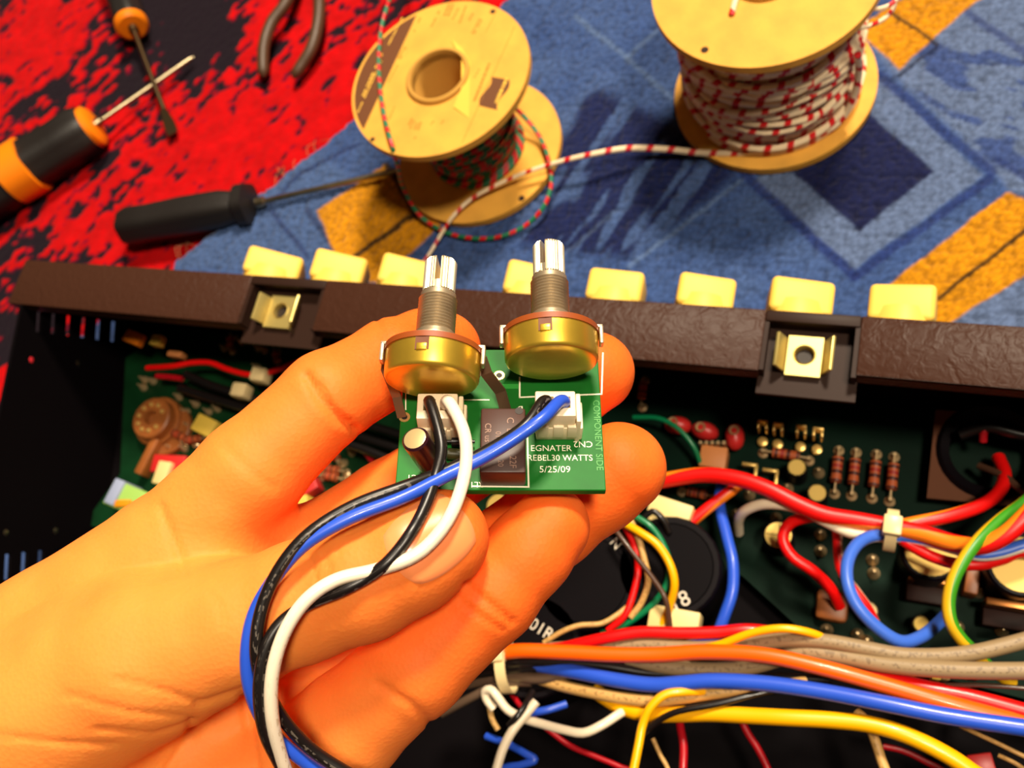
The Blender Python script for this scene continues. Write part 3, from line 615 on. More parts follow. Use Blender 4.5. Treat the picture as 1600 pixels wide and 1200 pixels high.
for s, x_, y_, sz, ang in [('18', 1062, 940, .62, -35), ('01R', 846, 984, .5, 20), ('N', 962, 850, .4, 40)]:
    a = math.radians(-ang); text_mesh('printed_text', s, sz, P(x_, y_, zt), np.array([math.cos(a), math.sin(a), 0]), np.array([-math.sin(a), math.cos(a), 0]), WPRINT, amp, .02)
# valve socket
c = P(240, 655, 2.3); c[2] = ZP; v_ = MB()
v_.lathe(c, EZ, [(0, 1.02), (.35, 1.02), (.4, .98), (.4, .86), (.75, .84), (.8, .78), (.8, .28), (.55, .24), (.55, .0)], 36, mats=[0] * 8, capb=False)
v_.lathe(c - EZ * .0 + [.45, -.25, 0], EZ, [(0, 1.05), (.2, 1.05), (.24, 1.0)], 30)
vs = v_.build('valve_socket', CER, bdL, 'round brown valve socket')
v_ = MB()
for k in range(9): a = 2 * math.pi * k / 10 + .6; v_.lathe(c + [.55 * math.cos(a), .55 * math.sin(a), .74], EZ, [(0, .1), (.1, .09), (.15, .05)], 10)
v_.build('socket_pins', GOLD, bdL)
def block(x_, y_, z0, hx, hy, hz, m, par, rot=0, bev=.05, name='component', label=None):
    c = P(x_, y_, z0 + hz * 2); a = math.radians(rot); b = MB(); b.box((c[0], c[1], z0 + hz), (hx, hy, hz), np.array([[math.cos(a), math.sin(a), 0], [-math.sin(a), math.cos(a), 0], [0, 0, 1]]), bev=bev); return b.build(name, m, par, label)
block(228, 712, ZP, .18, .75, .3, CER, bdL, -10, name='ceramic_tab'); block(262, 724, ZP, .75, .35, .3, REDP, bdL, 5, name='film_capacitor'); block(252, 738, ZP, .3, .45, .4, CRM, bdL, 0, name='terminal')
block(196, 778, ZP, .9, .5, .5, mat('pale_green_block', (150, 190, 90), 0.5), bdL, -10, name='terminal_block'); block(178, 768, ZP, .25, .5, .55, mat('pale_blue_block', (150, 160, 190), .5), bdL, -10, name='terminal_block'); block(190, 786, ZP + .9, .35, .14, .12, mat('amber_plastic', (220, 140, 20), .4), bdL, 10, name='terminal_lever')
block(318, 664, ZP, .5, .35, .4, YLW, bdL, -15, name='film_capacitor'); block(460, 795, ZP, .5, .45, .5, YLW, bdL, 20, name='film_capacitor'); block(472, 762, ZP, .55, .3, .3, REDP, bdL, 40, name='film_capacitor')
block(206, 526, 3.2, .42, .25, .18, mat('orange_glint', (240, 130, 20), .4), amp, -12, name='potentiometer_glint'); block(242, 530, 3.2, .22, .22, .2, YLW, amp, 0, name='potentiometer_glint'); block(272, 552, 2.6, .35, .12, .2, TAN, amp, 0, name='ribbon_connector')  # orange and yellow blocks stand in for glints on the potentiometer backs
for x_, y_ in [(220, 590), (233, 592), (218, 602), (300, 628), (274, 617), (320, 640), (334, 635), (285, 640), (290, 662), (282, 698), (298, 684), (398, 540), (408, 543), (396, 570), (262, 697), (345, 540), (372, 530), (505, 720), (532, 720), (545, 704)]:
    b = MB(); q = P(x_, y_, 2.0); b.lathe(np.array([q[0], q[1], ZP]), EZ, [(0, .16), (.12, .13), (.3, .05), (.42, .03)], 10); b.build('solder_joint', SOLD, bdL)
for x_, y_ in [(1364, 872), (1366, 893), (1320, 898), (1279, 735), (1150, 800), (1170, 770), (1212, 806), (1282, 832), (1282, 858), (1292, 982), (1340, 990), (1355, 1000), (1532, 922), (1568, 983), (1580, 966), (1230, 760), (1498, 978)]:
    b = MB(); q = P(x_, y_, 2.0); b.lathe(np.array([q[0], q[1], ZP]), EZ, [(0, .19), (.1, .17), (.24, .08), (.4, .04)], 12); b.build('solder_joint', SOLD, bdR)
for x_, y_, rt_ in [(1057, 660, 0), (1100, 669, -10), (1147, 678, -80)]:
    a = math.radians(rt_); c = P(x_, y_, 2.4); b = MB(); ax = np.array([[math.cos(a), math.sin(a), 0], [-math.sin(a), math.cos(a), 0], [0, 0, 1]])
    b.ball((c[0], c[1], 2.1), .34, 0, 14, (1.35, .9, .95), ax); b.lathe(c - EZ * .02 - ax[0] * .12, EZ, [(0, .13), (.05, .17), (.08, .15), (.04, .1)], 16, m=1, capb=False); b.build('dipped_capacitor', [REDP, SOLD], bdR, 'red dipped part with a metal eyelet', smooth=50)
block(1114, 713, ZP, .42, .35, .35, TAN, bdR, 0, name='pin_header'); b = MB()
for k in range(5): q = P(1096 + 9 * k, 695, 2.3); b.box(q, (.05, .05, .25))
b.build('header_pins', SOLD, bdR)
for x_, y_ in [(1192, 668), (1216, 672), (1252, 676), (1278, 680)]:
    q = P(x_, y_, 2.4); b = MB(); b.box(q + [-.12, 0, 0], (.035, .12, .3), bev=.02); b.box(q + [.12, 0, 0], (.035, .12, .3), bev=.02); b.box(q + [0, .12, .1], (.15, .035, .22), bev=.02); b.lathe(q + [0, -.3, -.55], EZ, [(0, .17), (.08, .15), (.1, .08)], 12); b.build('jack_contact', GOLD, bdR)
for x_, y_ in [(1172, 727), (1204, 736)]:
    q = P(x_, y_, 2.2); b = MB(); b.box(q, (.24, .05, .12), bev=.02); b.box(q + [.2, -.22, 0], (.05, .24, .12), bev=.02); b.build('metal_bracket', GOLD, bdR)
for x_, y_, hw in [(1458, 905, .62), (1586, 945, .7)]:
    q = P(x_, y_, 2.7); b = MB(); b.box((q[0], q[1], 2.2), (hw, .1, .5), bev=.03); bo = b.build('transistor_tab', mat('copper_tab', (170, 110, 60), .35, 1.0), bdR); b = MB(); b.box((q[0], q[1] - .35, 1.95), (hw, .24, .25), bev=.04); b.build('transistor', BROWNIC, bdR)
block(1520, 905, ZP, .18, .4, .4, CER, bdR, -5, name='component'); block(1300, 945, ZP, .45, .45, .2, CER, bdR, 0, .15, 'terminal'); block(1045, 800, ZB + 2.4, .65, .4, .3, CRM, amp, -10, name='plug_housing'); block(1052, 970, 3.2, .72, .36, .4, CRM, amp, 0, name='plug_housing', label='cream plug housing'); block(1534, 1194, 3.0, .3, .25, .3, REDP, amp, 20, name='plug_housing'); block(1520, 1048, 3.0, .16, .2, .3, REDP, amp, name='plug_housing'); block(1478, 1050, 3.0, .12, .2, .3, CRM, amp, name='plug_housing'); block(1464, 1050, 3.0, .12, .2, .3, YLW, amp, name='plug_housing')
# tan plate with a black grommet, right
pb_ = [(1462, 640), (1700, 655), (1690, 800), (1448, 778)]
b = MB(); hc = P(1548, 705, 2.4); pp = [tuple(P(a, c_2, 2.4)[:2]) for a, c_2 in pb_]
b.plate(pp, [circ(1.4, 32, hc[:2])], (0, 0, 2.25), EX, EY, EZ, .15); b.build('transformer_plate', mat('tan_card', (96, 60, 42), .7, spec=.1), amp, 'tan plate around a black grommet', smooth=0, recalc=True)
b = MB(); b.lathe(hc - EZ * .3, EZ, [(0, 1.45), (.3, 1.47), (.42, 1.35), (.3, 1.1), (-.2, 1.05)], 32, capa=False, capb=False); b.build('grommet', SLV, amp)

# ---- wires inside the amplifier: (label, material, width in pixels, [(px, py, height)...])
def pv(name, c, rough=0.35): return mat(name, c, rough, coat=0.15)
WM = dict(red=pv('red_wire', (226, 8, 8)), dkred=pv('dark_red_wire', (170, 10, 24)), orange=pv('orange_wire', (255, 96, 0)), blue=pv('blue_wire', (40, 84, 208)), yellow=pv('yellow_wire', (255, 180, 0)),
          white=pv('white_wire', (244, 226, 196)), black=pv('black_wire', (20, 16, 16), .3), grey=printed_mat('grey_cable', (150, 126, 92), (100, 78, 52)), tan=printed_mat('tan_wire', (206, 160, 92), (120, 84, 40)),
          brown=pv('brown_wire', (76, 50, 36)), green=pv('green_wire', (0, 116, 70)), greyd=pv('grey_brown_wire', (92, 72, 56)),
          redor=stripe_mat('red_orange_wire', (226, 10, 8), (255, 130, 20), 'line', .28, twist=.10), blwh=stripe_mat('blue_white_wire', (58, 104, 210), (240, 232, 220), 'line', .3, twist=.02),
          gryl=stripe_mat('green_yellow_wire', (56, 140, 24), (226, 176, 20), 'line', .36, twist=.06), redwh=stripe_mat('red_white_wire', (222, 10, 10), (240, 200, 170), 'line', .2, twist=.05))
def amp_wire(mk, wpx, pts, label):
    p3 = [P(*q) for q in pts]
    for e, sg in ((pts[0], 0), (pts[-1], 1)):          # wires that leave the picture run on to the right wall or the rear of the chassis
        q = p3[-1] if sg else p3[0]; more = []
        if e[0] > 1595: more = [q + [(11.6 - q[0]) * k, -.6 * k, (2.0 - q[2]) * k * k] for k in (.35, .7, 1)]
        elif e[1] > 1195: more = [q + [.8 * k, (-7.5 - q[1]) * k, (1.4 - q[2]) * k * k] for k in (.35, .7, 1)]
        p3 = p3 + more if sg else more[::-1] + p3
    dep = np.mean([proj(q)[2] for q in p3]); b = MB(); b.tube(p3, wpx / 2 * dep / F, 12); return b.build('wire', WM[mk], amp, label)
def zz(pts, z): return [(a, b, z) for a, b in pts]
LOOM = [
 ('redor', 27, [(1010, 756, 3.6), (1046, 749, 3.8), (1100, 742, 4.0), (1152, 748, 4.2), (1200, 764, 4.3), (1248, 788, 4.3), (1288, 804, 4.3), (1340, 813, 4.3), (1392, 823, 4.3), (1440, 833, 4.4), (1492, 849, 4.6), (1532, 853, 4.9), (1568, 838, 5.1), (1605, 805, 5.2), (1660, 750, 5.2)], 'thick red wire with an orange stripe above the loom tie'),
 ('red', 19, [(1396, 832, 4.2), (1420, 850, 4.1), (1452, 868, 4.1), (1490, 880, 4.1), (1530, 882, 4.0), (1565, 874, 3.8), (1600, 862, 3.7)], 'red wire below the blue and white wire'),
 ('redor', 21, [(1396, 824, 4.1), (1440, 815, 4.0), (1480, 807, 3.9), (1528, 792, 3.6), (1558, 772, 3.2), (1570, 745, 2.8), (1560, 715, 2.3)], 'red and orange wire leading to the grommet'),
 ('blwh', 20, [(1660, 835, 4.3), (1600, 852, 4.3), (1560, 864, 4.3), (1528, 867, 4.3), (1488, 856, 4.3), (1448, 845, 4.2), (1400, 838, 4.2), (1362, 838, 4.4), (1338, 852, 4.7), (1324, 880, 5.0), (1325, 915, 5.2), (1338, 945, 5.2), (1369, 979, 5.0), (1406, 1002, 4.7), (1437, 996, 4.2), (1472, 968, 3.2), (1482, 955, 2.6)], 'blue and white wire bent in a loop'),
 ('white', 17, [(1154, 832, 1.9), (1154, 812, 2.8), (1164, 798, 3.4), (1190, 788, 3.8), (1220, 788, 4.0), (1256, 797, 4.1), (1292, 816, 4.1), (1328, 832, 4.15), (1362, 838, 4.2), (1394, 838, 4.2)], 'white wire arching into the loom tie'),
 ('red', 18, [(1300, 806, 3.9), (1262, 808, 3.7), (1234, 818, 3.5), (1223, 840, 3.4), (1236, 868, 3.3), (1270, 892, 3.1), (1298, 920, 2.7), (1312, 948, 2.2)], 'red wire curling down to a terminal'),
 ('redwh', 15, [(1308, 812, 3.6), (1309, 850, 3.3), (1314, 890, 3.1), (1336, 922, 3.0), (1356, 950, 2.8), (1368, 974, 2.4)], 'red wire behind the blue loop'),
 ('blue', 18, [(1128, 750, 2.6), (1124, 786, 2.9), (1136, 840, 3.3), (1145, 880, 3.5), (1144, 925, 3.5), (1132, 962, 3.4), (1120, 995, 3.2)], 'blue wire standing alone left of the red curl'),
 ('redor', 18, [(1166, 750, 3.4), (1120, 783, 3.4), (1070, 824, 3.3), (1020, 868, 3.0), (985, 900, 2.6)], 'dull red wire crossing diagonally'),
 ('gryl', 20, [(1670, 720, 3.6), (1605, 782, 4.3), (1560, 815, 4.8), (1528, 845, 5.1), (1506, 875, 5.2), (1489, 908, 5.2), (1482, 942, 5.1), (1486, 972, 5.0), (1500, 996, 4.8), (1519, 1016, 4.5), (1545, 1042, 4.0), (1582, 1068, 3.6)], 'green and yellow earth wire'),
 ('yellow', 13, [(965, 812, 4.6), (980, 820, 4.7), (1002, 833, 4.8), (1026, 850, 4.8), (1046, 880, 4.7), (1054, 912, 4.5), (1046, 948, 4.1), (1028, 990, 3.8)], 'yellow wire arching beside the fingertip'),
 ('green', 10, [(975, 796, 4.4), (992, 806, 4.5), (1018, 824, 4.5), (1036, 850, 4.4), (1046, 882, 4.3), (1040, 916, 4.1), (1020, 944, 4.0), (980, 974, 3.8), (940, 990, 3.7)], 'green wire behind the yellow arch'),
 ('tan', 10, [(978, 800, 4.4), (986, 815, 4.5), (998, 842, 4.5), (1007, 876, 4.4), (1013, 906, 4.3), (1002, 942, 4.0), (985, 965, 3.9)], 'tan wire beside the green one'),
 ('red', 11, [(972, 815, 4.3), (984, 836, 4.3), (994, 862, 4.3), (997, 890, 4.2), (991, 922, 4.1), (976, 962, 4.0), (950, 985, 3.9)], 'thin red wire below the fingers'),
 ('brown', 8, [(955, 820, 4.7), (966, 834, 4.8), (992, 868, 4.8), (1022, 906, 4.7), (1040, 936, 4.6), (1048, 985, 4.2)], 'thin brown wire crossing the others'),
 ('black', 10, [(998, 825, 4.1), (1004, 812, 4.2), (1020, 799, 4.3), (1036, 812, 4.2), (1046, 832, 4.0)], 'black wire loop'),
 ('tan', 8, [(850, 1004, 4.0), (882, 985, 4.2), (906, 977, 4.2), (940, 974, 4.1), (965, 960, 4.0), (980, 948, 3.9)], 'thin pale wire below the fingers'),
 # lower loom
 ('red', 19, [(840, 1016, 4.3), (880, 1012, 4.4), (906, 1006, 4.5), (950, 996, 4.6), (1000, 988, 4.6), (1060, 989, 4.6), (1120, 988, 4.6), (1168, 984, 4.6), (1215, 990, 4.4), (1260, 1008, 4.1)], 'upper red wire of the lower loom'),
 ('orange', 25, [(690, 1050, 4.6), (740, 1033, 4.8), (775, 1022, 4.9), (810, 1017, 5.0), (880, 1019, 5.0), (960, 1023, 5.0), (1030, 1023, 5.0), (1100, 1019, 5.1), (1194, 1024, 5.2), (1287, 1044, 5.2), (1381, 1070, 5.1), (1475, 1097, 5.0), (1569, 1122, 4.8), (1660, 1142, 4.6)], 'thick orange wire along the lower loom'),
 ('blue', 25, [(820, 1035, 4.2), (870, 1044, 4.4), (920, 1054, 4.6), (970, 1064, 4.7), (1020, 1070, 4.8), (1060, 1068, 4.9), (1110, 1064, 5.0), (1194, 1068, 5.1), (1287, 1081, 5.2), (1381, 1099, 5.3), (1475, 1118, 5.3), (1600, 1137, 5.3), (1690, 1150, 5.3)], 'thick blue wire along the lower loom'),
 ('yellow', 26, [(930, 1080, 3.9), (965, 1102, 4.2), (1005, 1115, 4.4), (1060, 1116, 4.6), (1110, 1115, 4.7), (1170, 1118, 4.8), (1225, 1121, 4.9), (1300, 1125, 4.9), (1360, 1132, 4.9), (1415, 1148, 4.9), (1475, 1177, 4.8), (1515, 1203, 4.7), (1570, 1250, 4.5)], 'thick yellow wire along the lower loom'),
 ('grey', 24, [(860, 1014, 4.2), (940, 1010, 4.3), (1010, 1008, 4.4), (1090, 1013, 4.5), (1156, 1009, 4.7), (1225, 1000, 4.9), (1287, 1002, 5.0), (1350, 1013, 5.0), (1412, 1024, 5.0), (1506, 1022, 5.0), (1600, 1001, 5.0), (1690, 975, 5.0)], 'upper grey cable of the twisted pair'),
 ('grey', 26, [(980, 1030, 4.2), (1050, 1043, 4.3), (1110, 1047, 4.3), (1170, 1042, 4.4), (1215, 1030, 4.6), (1256, 1019, 4.8), (1319, 1027, 4.9), (1381, 1038, 5.0), (1475, 1046, 5.1), (1600, 1048, 5.1), (1690, 1044, 5.1)], 'lower grey cable of the twisted pair'),
 ('yellow', 13, [(1085, 1016, 4.7), (1125, 1007, 5.0), (1178, 988, 5.3), (1225, 982, 5.4), (1270, 990, 5.2), (1310, 1010, 4.6), (1381, 1047, 4.2), (1437, 1067, 4.0), (1480, 1085, 3.8)], 'thin yellow wire crossing over the grey pair'),
 ('red', 27, [(1280, 1020, 4.3), (1325, 1037, 4.5), (1381, 1058, 4.6), (1444, 1075, 4.7), (1506, 1087, 4.7), (1600, 1112, 4.7), (1690, 1138, 4.7)], 'thick red wire beside the orange wire'),
 ('tan', 19, [(840, 1060, 4.0), (880, 1072, 4.2), (930, 1083, 4.4), (975, 1091, 4.5), (1015, 1095, 4.6), (1060, 1091, 4.6), (1120, 1082, 4.6), (1200, 1075, 4.4), (1260, 1066, 4.2)], 'printed tan wire under the blue wire'),
 ('black', 10, [(1000, 1150, 4.6), (1026, 1128, 4.8), (1055, 1113, 5.0), (1120, 1100, 5.0), (1200, 1081, 4.8), (1280, 1074, 4.4)], 'thin black wire over the yellow wire'),
 ('yellow', 14, [(1100, 1080, 4.7), (1066, 1081, 5.0), (1038, 1086, 5.1), (1016, 1106, 5.1), (1004, 1133, 5.0), (998, 1163, 5.0), (990, 1202, 5.0), (978, 1250, 5.0)], 'yellow wire hanging towards the bottom edge'),
 ('white', 14, [(985, 1106, 4.2), (970, 1114, 4.4), (942, 1132, 4.6), (912, 1145, 4.7), (880, 1140, 4.7), (850, 1132, 4.7), (822, 1124, 4.6), (793, 1109, 4.7), (778, 1090, 4.8), (768, 1078, 4.8), (758, 1080, 4.7), (760, 1092, 4.6), (772, 1108, 4.5)], 'white wire kinked into a small loop'),
 ('tan', 9, [(757, 1084, 4.5), (764, 1102, 4.4), (769, 1124, 4.3), (778, 1140, 4.2)], 'thin pale wire under the small loop'),
 ('white', 15, [(838, 1096, 4.8), (818, 1120, 4.9), (800, 1143, 5.0), (786, 1170, 5.0), (776, 1202, 5.0), (765, 1250, 5.0)], 'white wire running off the bottom edge'),
 ('blue', 12, [(760, 1150, 3.8), (796, 1164, 4.0), (822, 1178, 4.2), (836, 1187, 4.2), (815, 1195, 4.2), (780, 1206, 4.1)], 'blue wire bent back at the bottom'),
 ('blue', 12, [(812, 1120, 4.1), (830, 1114, 4.2), (856, 1109, 4.2), (885, 1100, 4.0)], 'short blue wire under the white one'),
 ('dkred', 9, [(800, 1085, 3.8), (818, 1108, 4.0), (864, 1146, 4.0), (892, 1166, 4.0), (930, 1182, 4.0), (966, 1197, 4.0), (1010, 1220, 4.0)], 'thin dark red wire at the bottom'),
 ('dkred', 13, [(1060, 1118, 3.6), (1064, 1142, 3.8), (1068, 1165, 3.9), (1066, 1230, 3.9)], 'red wire dropping from the yellow wire'),
 ('dkred', 12, [(1155, 1118, 3.2), (1168, 1145, 3.2), (1184, 1170, 3.2), (1205, 1220, 3.2)], 'dark red wire dropping from the yellow wire, further right'),
 ('tan', 7, [(1020, 1154, 3.6), (1031, 1178, 3.6), (1046, 1210, 3.6)], 'short tan wire at the bottom'),
 ('tan', 16, [(1338, 1112, 4.0), (1356, 1130, 4.1), (1366, 1154, 4.2), (1376, 1184, 4.2), (1390, 1230, 4.2)], 'tan wire crossing under the thick yellow wire'),
 ('dkred', 10, [(1380, 1166, 3.4), (1410, 1173, 3.4), (1442, 1188, 3.4), (1480, 1214, 3.4)], 'dark red wire under the thick yellow wire'),
 ('brown', 7, [(1436, 1070, 4.6), (1487, 1070, 4.8), (1544, 1071, 4.9), (1610, 1076, 4.9), (1680, 1082, 4.9)], 'thin brown wire under the grey pair'),
 ('tan', 7, [(1500, 1134, 3.8), (1530, 1148, 3.9), (1562, 1163, 4.0), (1620, 1190, 4.0)], 'thin tan wire at the lower right'),
 ('tan', 7, [(1560, 1180, 3.8), (1585, 1192, 3.9), (1630, 1220, 3.9)], 'thin tan wire in the lower right corner'),
 ('black', 16, [(700, 1052, 4.2), (790, 1036, 4.5), (860, 1034, 4.5), (940, 1040, 4.4), (1020, 1052, 4.2), (1120, 1056, 4.1), (1300, 1062, 4.1)], 'black wire between orange and blue'),
 ('black', 14, [(700, 1062, 4.1), (790, 1047, 4.3), (860, 1042, 4.3), (940, 1050, 4.1), (1050, 1060, 4.0)], 'second black wire between orange and blue'),
 ('greyd', 18, [(700, 1075, 3.9), (795, 1056, 4.1), (840, 1060, 4.2), (890, 1052, 4.2), (940, 1046, 4.0)], 'dull grey wire behind the loom tie'),
 ('greyd', 14, [(690, 1115, 3.8), (740, 1088, 4.0), (780, 1068, 4.0), (830, 1066, 4.0)], 'second dull grey wire behind the loom tie'),
 ('black', 10, [(795, 1134, 5.0), (806, 1122, 5.1), (818, 1106, 5.0), (832, 1080, 4.6)], 'black wire crossing the white loop'),
 ('blue', 12, [(1040, 1012, 4.2), (1090, 1004, 4.3), (1140, 998, 4.3), (1200, 990, 4.2)], 'blue wire below the upper red wire'),
 ('red', 9, [(230, 575, 2.8), (272, 572, 3.0), (300, 567, 3.0), (328, 567, 3.0), (355, 577, 3.0), (385, 585, 3.0), (406, 586, 3.0), (432, 578, 3.0), (470, 564, 3.0), (520, 550, 3.0)], 'red wire behind the forefinger'),
 ('dkred', 9, [(245, 588, 2.6), (262, 589, 2.6), (285, 592, 2.6)], 'short dark red wire on the left board'),
 ('black', 14, [(290, 585, 2.6), (330, 602, 2.6), (380, 618, 2.6), (440, 640, 2.6)], 'black wire under the red wire'),
 ('black', 14, [(280, 606, 2.5), (330, 622, 2.5), (390, 640, 2.5)], 'second black wire on the left board'),
 ('black', 14, [(530, 668, 3.0), (570, 684, 3.0), (620, 700, 3.0), (680, 720, 3.0)], 'black wire behind the held board'), ('black', 14, [(540, 692, 3.0), (575, 704, 3.0), (620, 722, 3.0), (680, 742, 3.0)], 'second black wire behind the held board'), ('black', 14, [(548, 655, 3.0), (590, 668, 3.0), (640, 684, 3.0)], 'third black wire behind the held board'), ('dkred', 10, [(570, 705, 2.6), (580, 718, 2.6), (590, 735, 2.6)], 'short red wire behind the held board'),
 ('green', 8, [(990, 652, 2.6), (1030, 654, 2.8), (1060, 670, 2.8), (1085, 700, 2.6), (1095, 725, 2.3)], 'dark green wire in front of the red dipped parts'),
 ('black', 18, [(1500, 680, 2.8), (1540, 668, 3.0), (1600, 680, 3.0)], 'black wire over the grommet'), ('dkred', 12, [(1536, 690, 2.8), (1538, 672, 3.0), (1548, 664, 3.0)], 'red wire end in the grommet'), ('brown', 12, [(1530, 728, 2.4), (1570, 745, 2.9), (1610, 775, 3.2)], 'brown wire leaving the grommet'),
]
for mk, wpx, pts, lb in LOOM: amp_wire(mk, wpx, pts, lb)
NYL = mat('nylon_tie', (232, 206, 150), 0.35)
def tie(c, ax, r_, wd, head, label):
    x, y_, a = frame(ax); t_ = MB(); t_.lathe(c - a * wd / 2, a, [(0, r_), (0, r_ + .06), (wd, r_ + .06), (wd, r_), (0, r_)], 22, capa=False, capb=False)
    if head is not None: t_.box(c + head, (.27, .24, .22), np.array([unit(np.cross(a, EZ)), a, EZ]), bev=.06)
    return t_.build('cable_tie', NYL, amp, label, smooth=40)
tie(P(1392, 829, 4.25), P(1440, 834, 4.3) - P(1340, 818, 4.3), .52, .3, EZ * .55, 'cream cable tie around the red loom')
tie(P(792, 1042, 4.5), P(860, 1040, 4.5) - P(740, 1052, 4.5), .68, .3, np.array([-.2, .3, .6]), 'white cable tie around the lower loom')
for x_, y_ in [(408, 588), (378, 612)]:
    b = MB(); b.box(P(x_, y_, 3.0), (.32, .28, .3), bev=.1); b.build('cable_tie', NYL, amp)

# ------------------------------------------------------------------ the small board held up
TL = math.radians(33); bex = R @ np.array([1.0, 0, 0]); bey = R @ np.array([0, -math.cos(TL), math.sin(TL)]); bez = R @ np.array([0, -math.sin(TL), -math.cos(TL)])
BO = D(783, 652, 16.3); BAX = np.array([bex, bey, bez])
def BW(a, b, c): return BO + bex * a + bey * b + bez * c
def bpx(x_, y_, c=0.0):
    r_ = R @ ray(x_, y_); t_ = ((BO + bez * c - EYE) @ bez) / (r_ @ bez); p = EYE + r_ * t_ - BO; return p @ bex, p @ bey
def BP(x_, y_, c=0.0): return BW(*bpx(x_, y_, c), c)
mod = thing('circuit_module', 'small green circuit board with two brass potentiometers, held in the fingers', 'circuit board', BP(783, 765, -.08))
PG = mat('green_solder_mask', (22, 112, 34), 0.5, spec=.2, noise=0.25, nscale=120); PGE = mat('board_edge', (120, 140, 60), .6)
SILK = mat('silkscreen', (255, 246, 220), .6); SILKG = mat('green_copper_text', (66, 156, 60), .5); BLKG = mat('dark_mask', (10, 36, 14), .35)
a0, b0 = bpx(617, 766); a1, b1 = bpx(947, 764); _, b2 = bpx(945, 546)
b = MB(); b.box(BW((a0 + a1) / 2, (b0 + b2) / 2, -.08), ((a1 - a0) / 2, (b2 - b0) / 2, .08), BAX, bev=.015, seg=1); brd = b.build('board', PG, mod)
def trace(pts, wd, m, name='silkscreen_line', lift=.004):
    t_ = MB()
    for p, q in zip(pts[:-1], pts[1:]):
        A = np.array(bpx(*p)); Bq = np.array(bpx(*q)); d_ = (Bq - A); L = np.linalg.norm(d_); d_ /= L; ax = np.array([bex * d_[0] + bey * d_[1], -bex * d_[1] + bey * d_[0], bez])
        t_.box(BW(*(A + Bq) / 2, lift), (L / 2 + wd / 2, wd / 2, .003), ax)
    return t_.build(name, m, brd, smooth=0)
trace([(942, 552), (940, 616), (812, 621), (812, 590)], .028, SILK); trace([(739, 760), (826, 761), (824, 680)], .028, SILK); trace([(764, 625), (722, 625)], .02, SILK)
trace([(634, 610), (634, 640)], .02, SILK); trace([(779, 595), (780, 632)], .024, mat('tinned_trace', (220, 210, 180), .3, .8)); trace([(784, 604), (806, 604)], .10, mat('bright_track', (40, 150, 52), .5), 'copper_track')
trace([(815, 636), (820, 655)], .02, SILK)
def btext(s, x_, y_, size, m=SILK, rot=0, stretch=1.0, name='silkscreen_text'):
    a = math.radians(rot); ex = bex * math.cos(a) + bey * math.sin(a); ey = -bex * math.sin(a) + bey * math.cos(a); return text_mesh(name, s, size, BP(x_, y_), ex, ey, m, brd, .006, stretch=stretch)
btext('EGNATER', 861, 701, .165, stretch=.98); btext('REBEL30 WATTS', 875, 716, .165, stretch=.93); btext('5/25/09', 867, 734, .175); btext('CN2', 911, 694, .17, rot=180)
btext('COMPONENT SIDE', 934, 679, .165, SILKG, rot=-90, stretch=1.0, name='copper_text'); btext('C1', 644, 746, .15, rot=180); btext('RL1', 745, 757, .15, rot=180); btext('D', 813, 638, .14, rot=180); btext('CN1', 640, 700, .01)
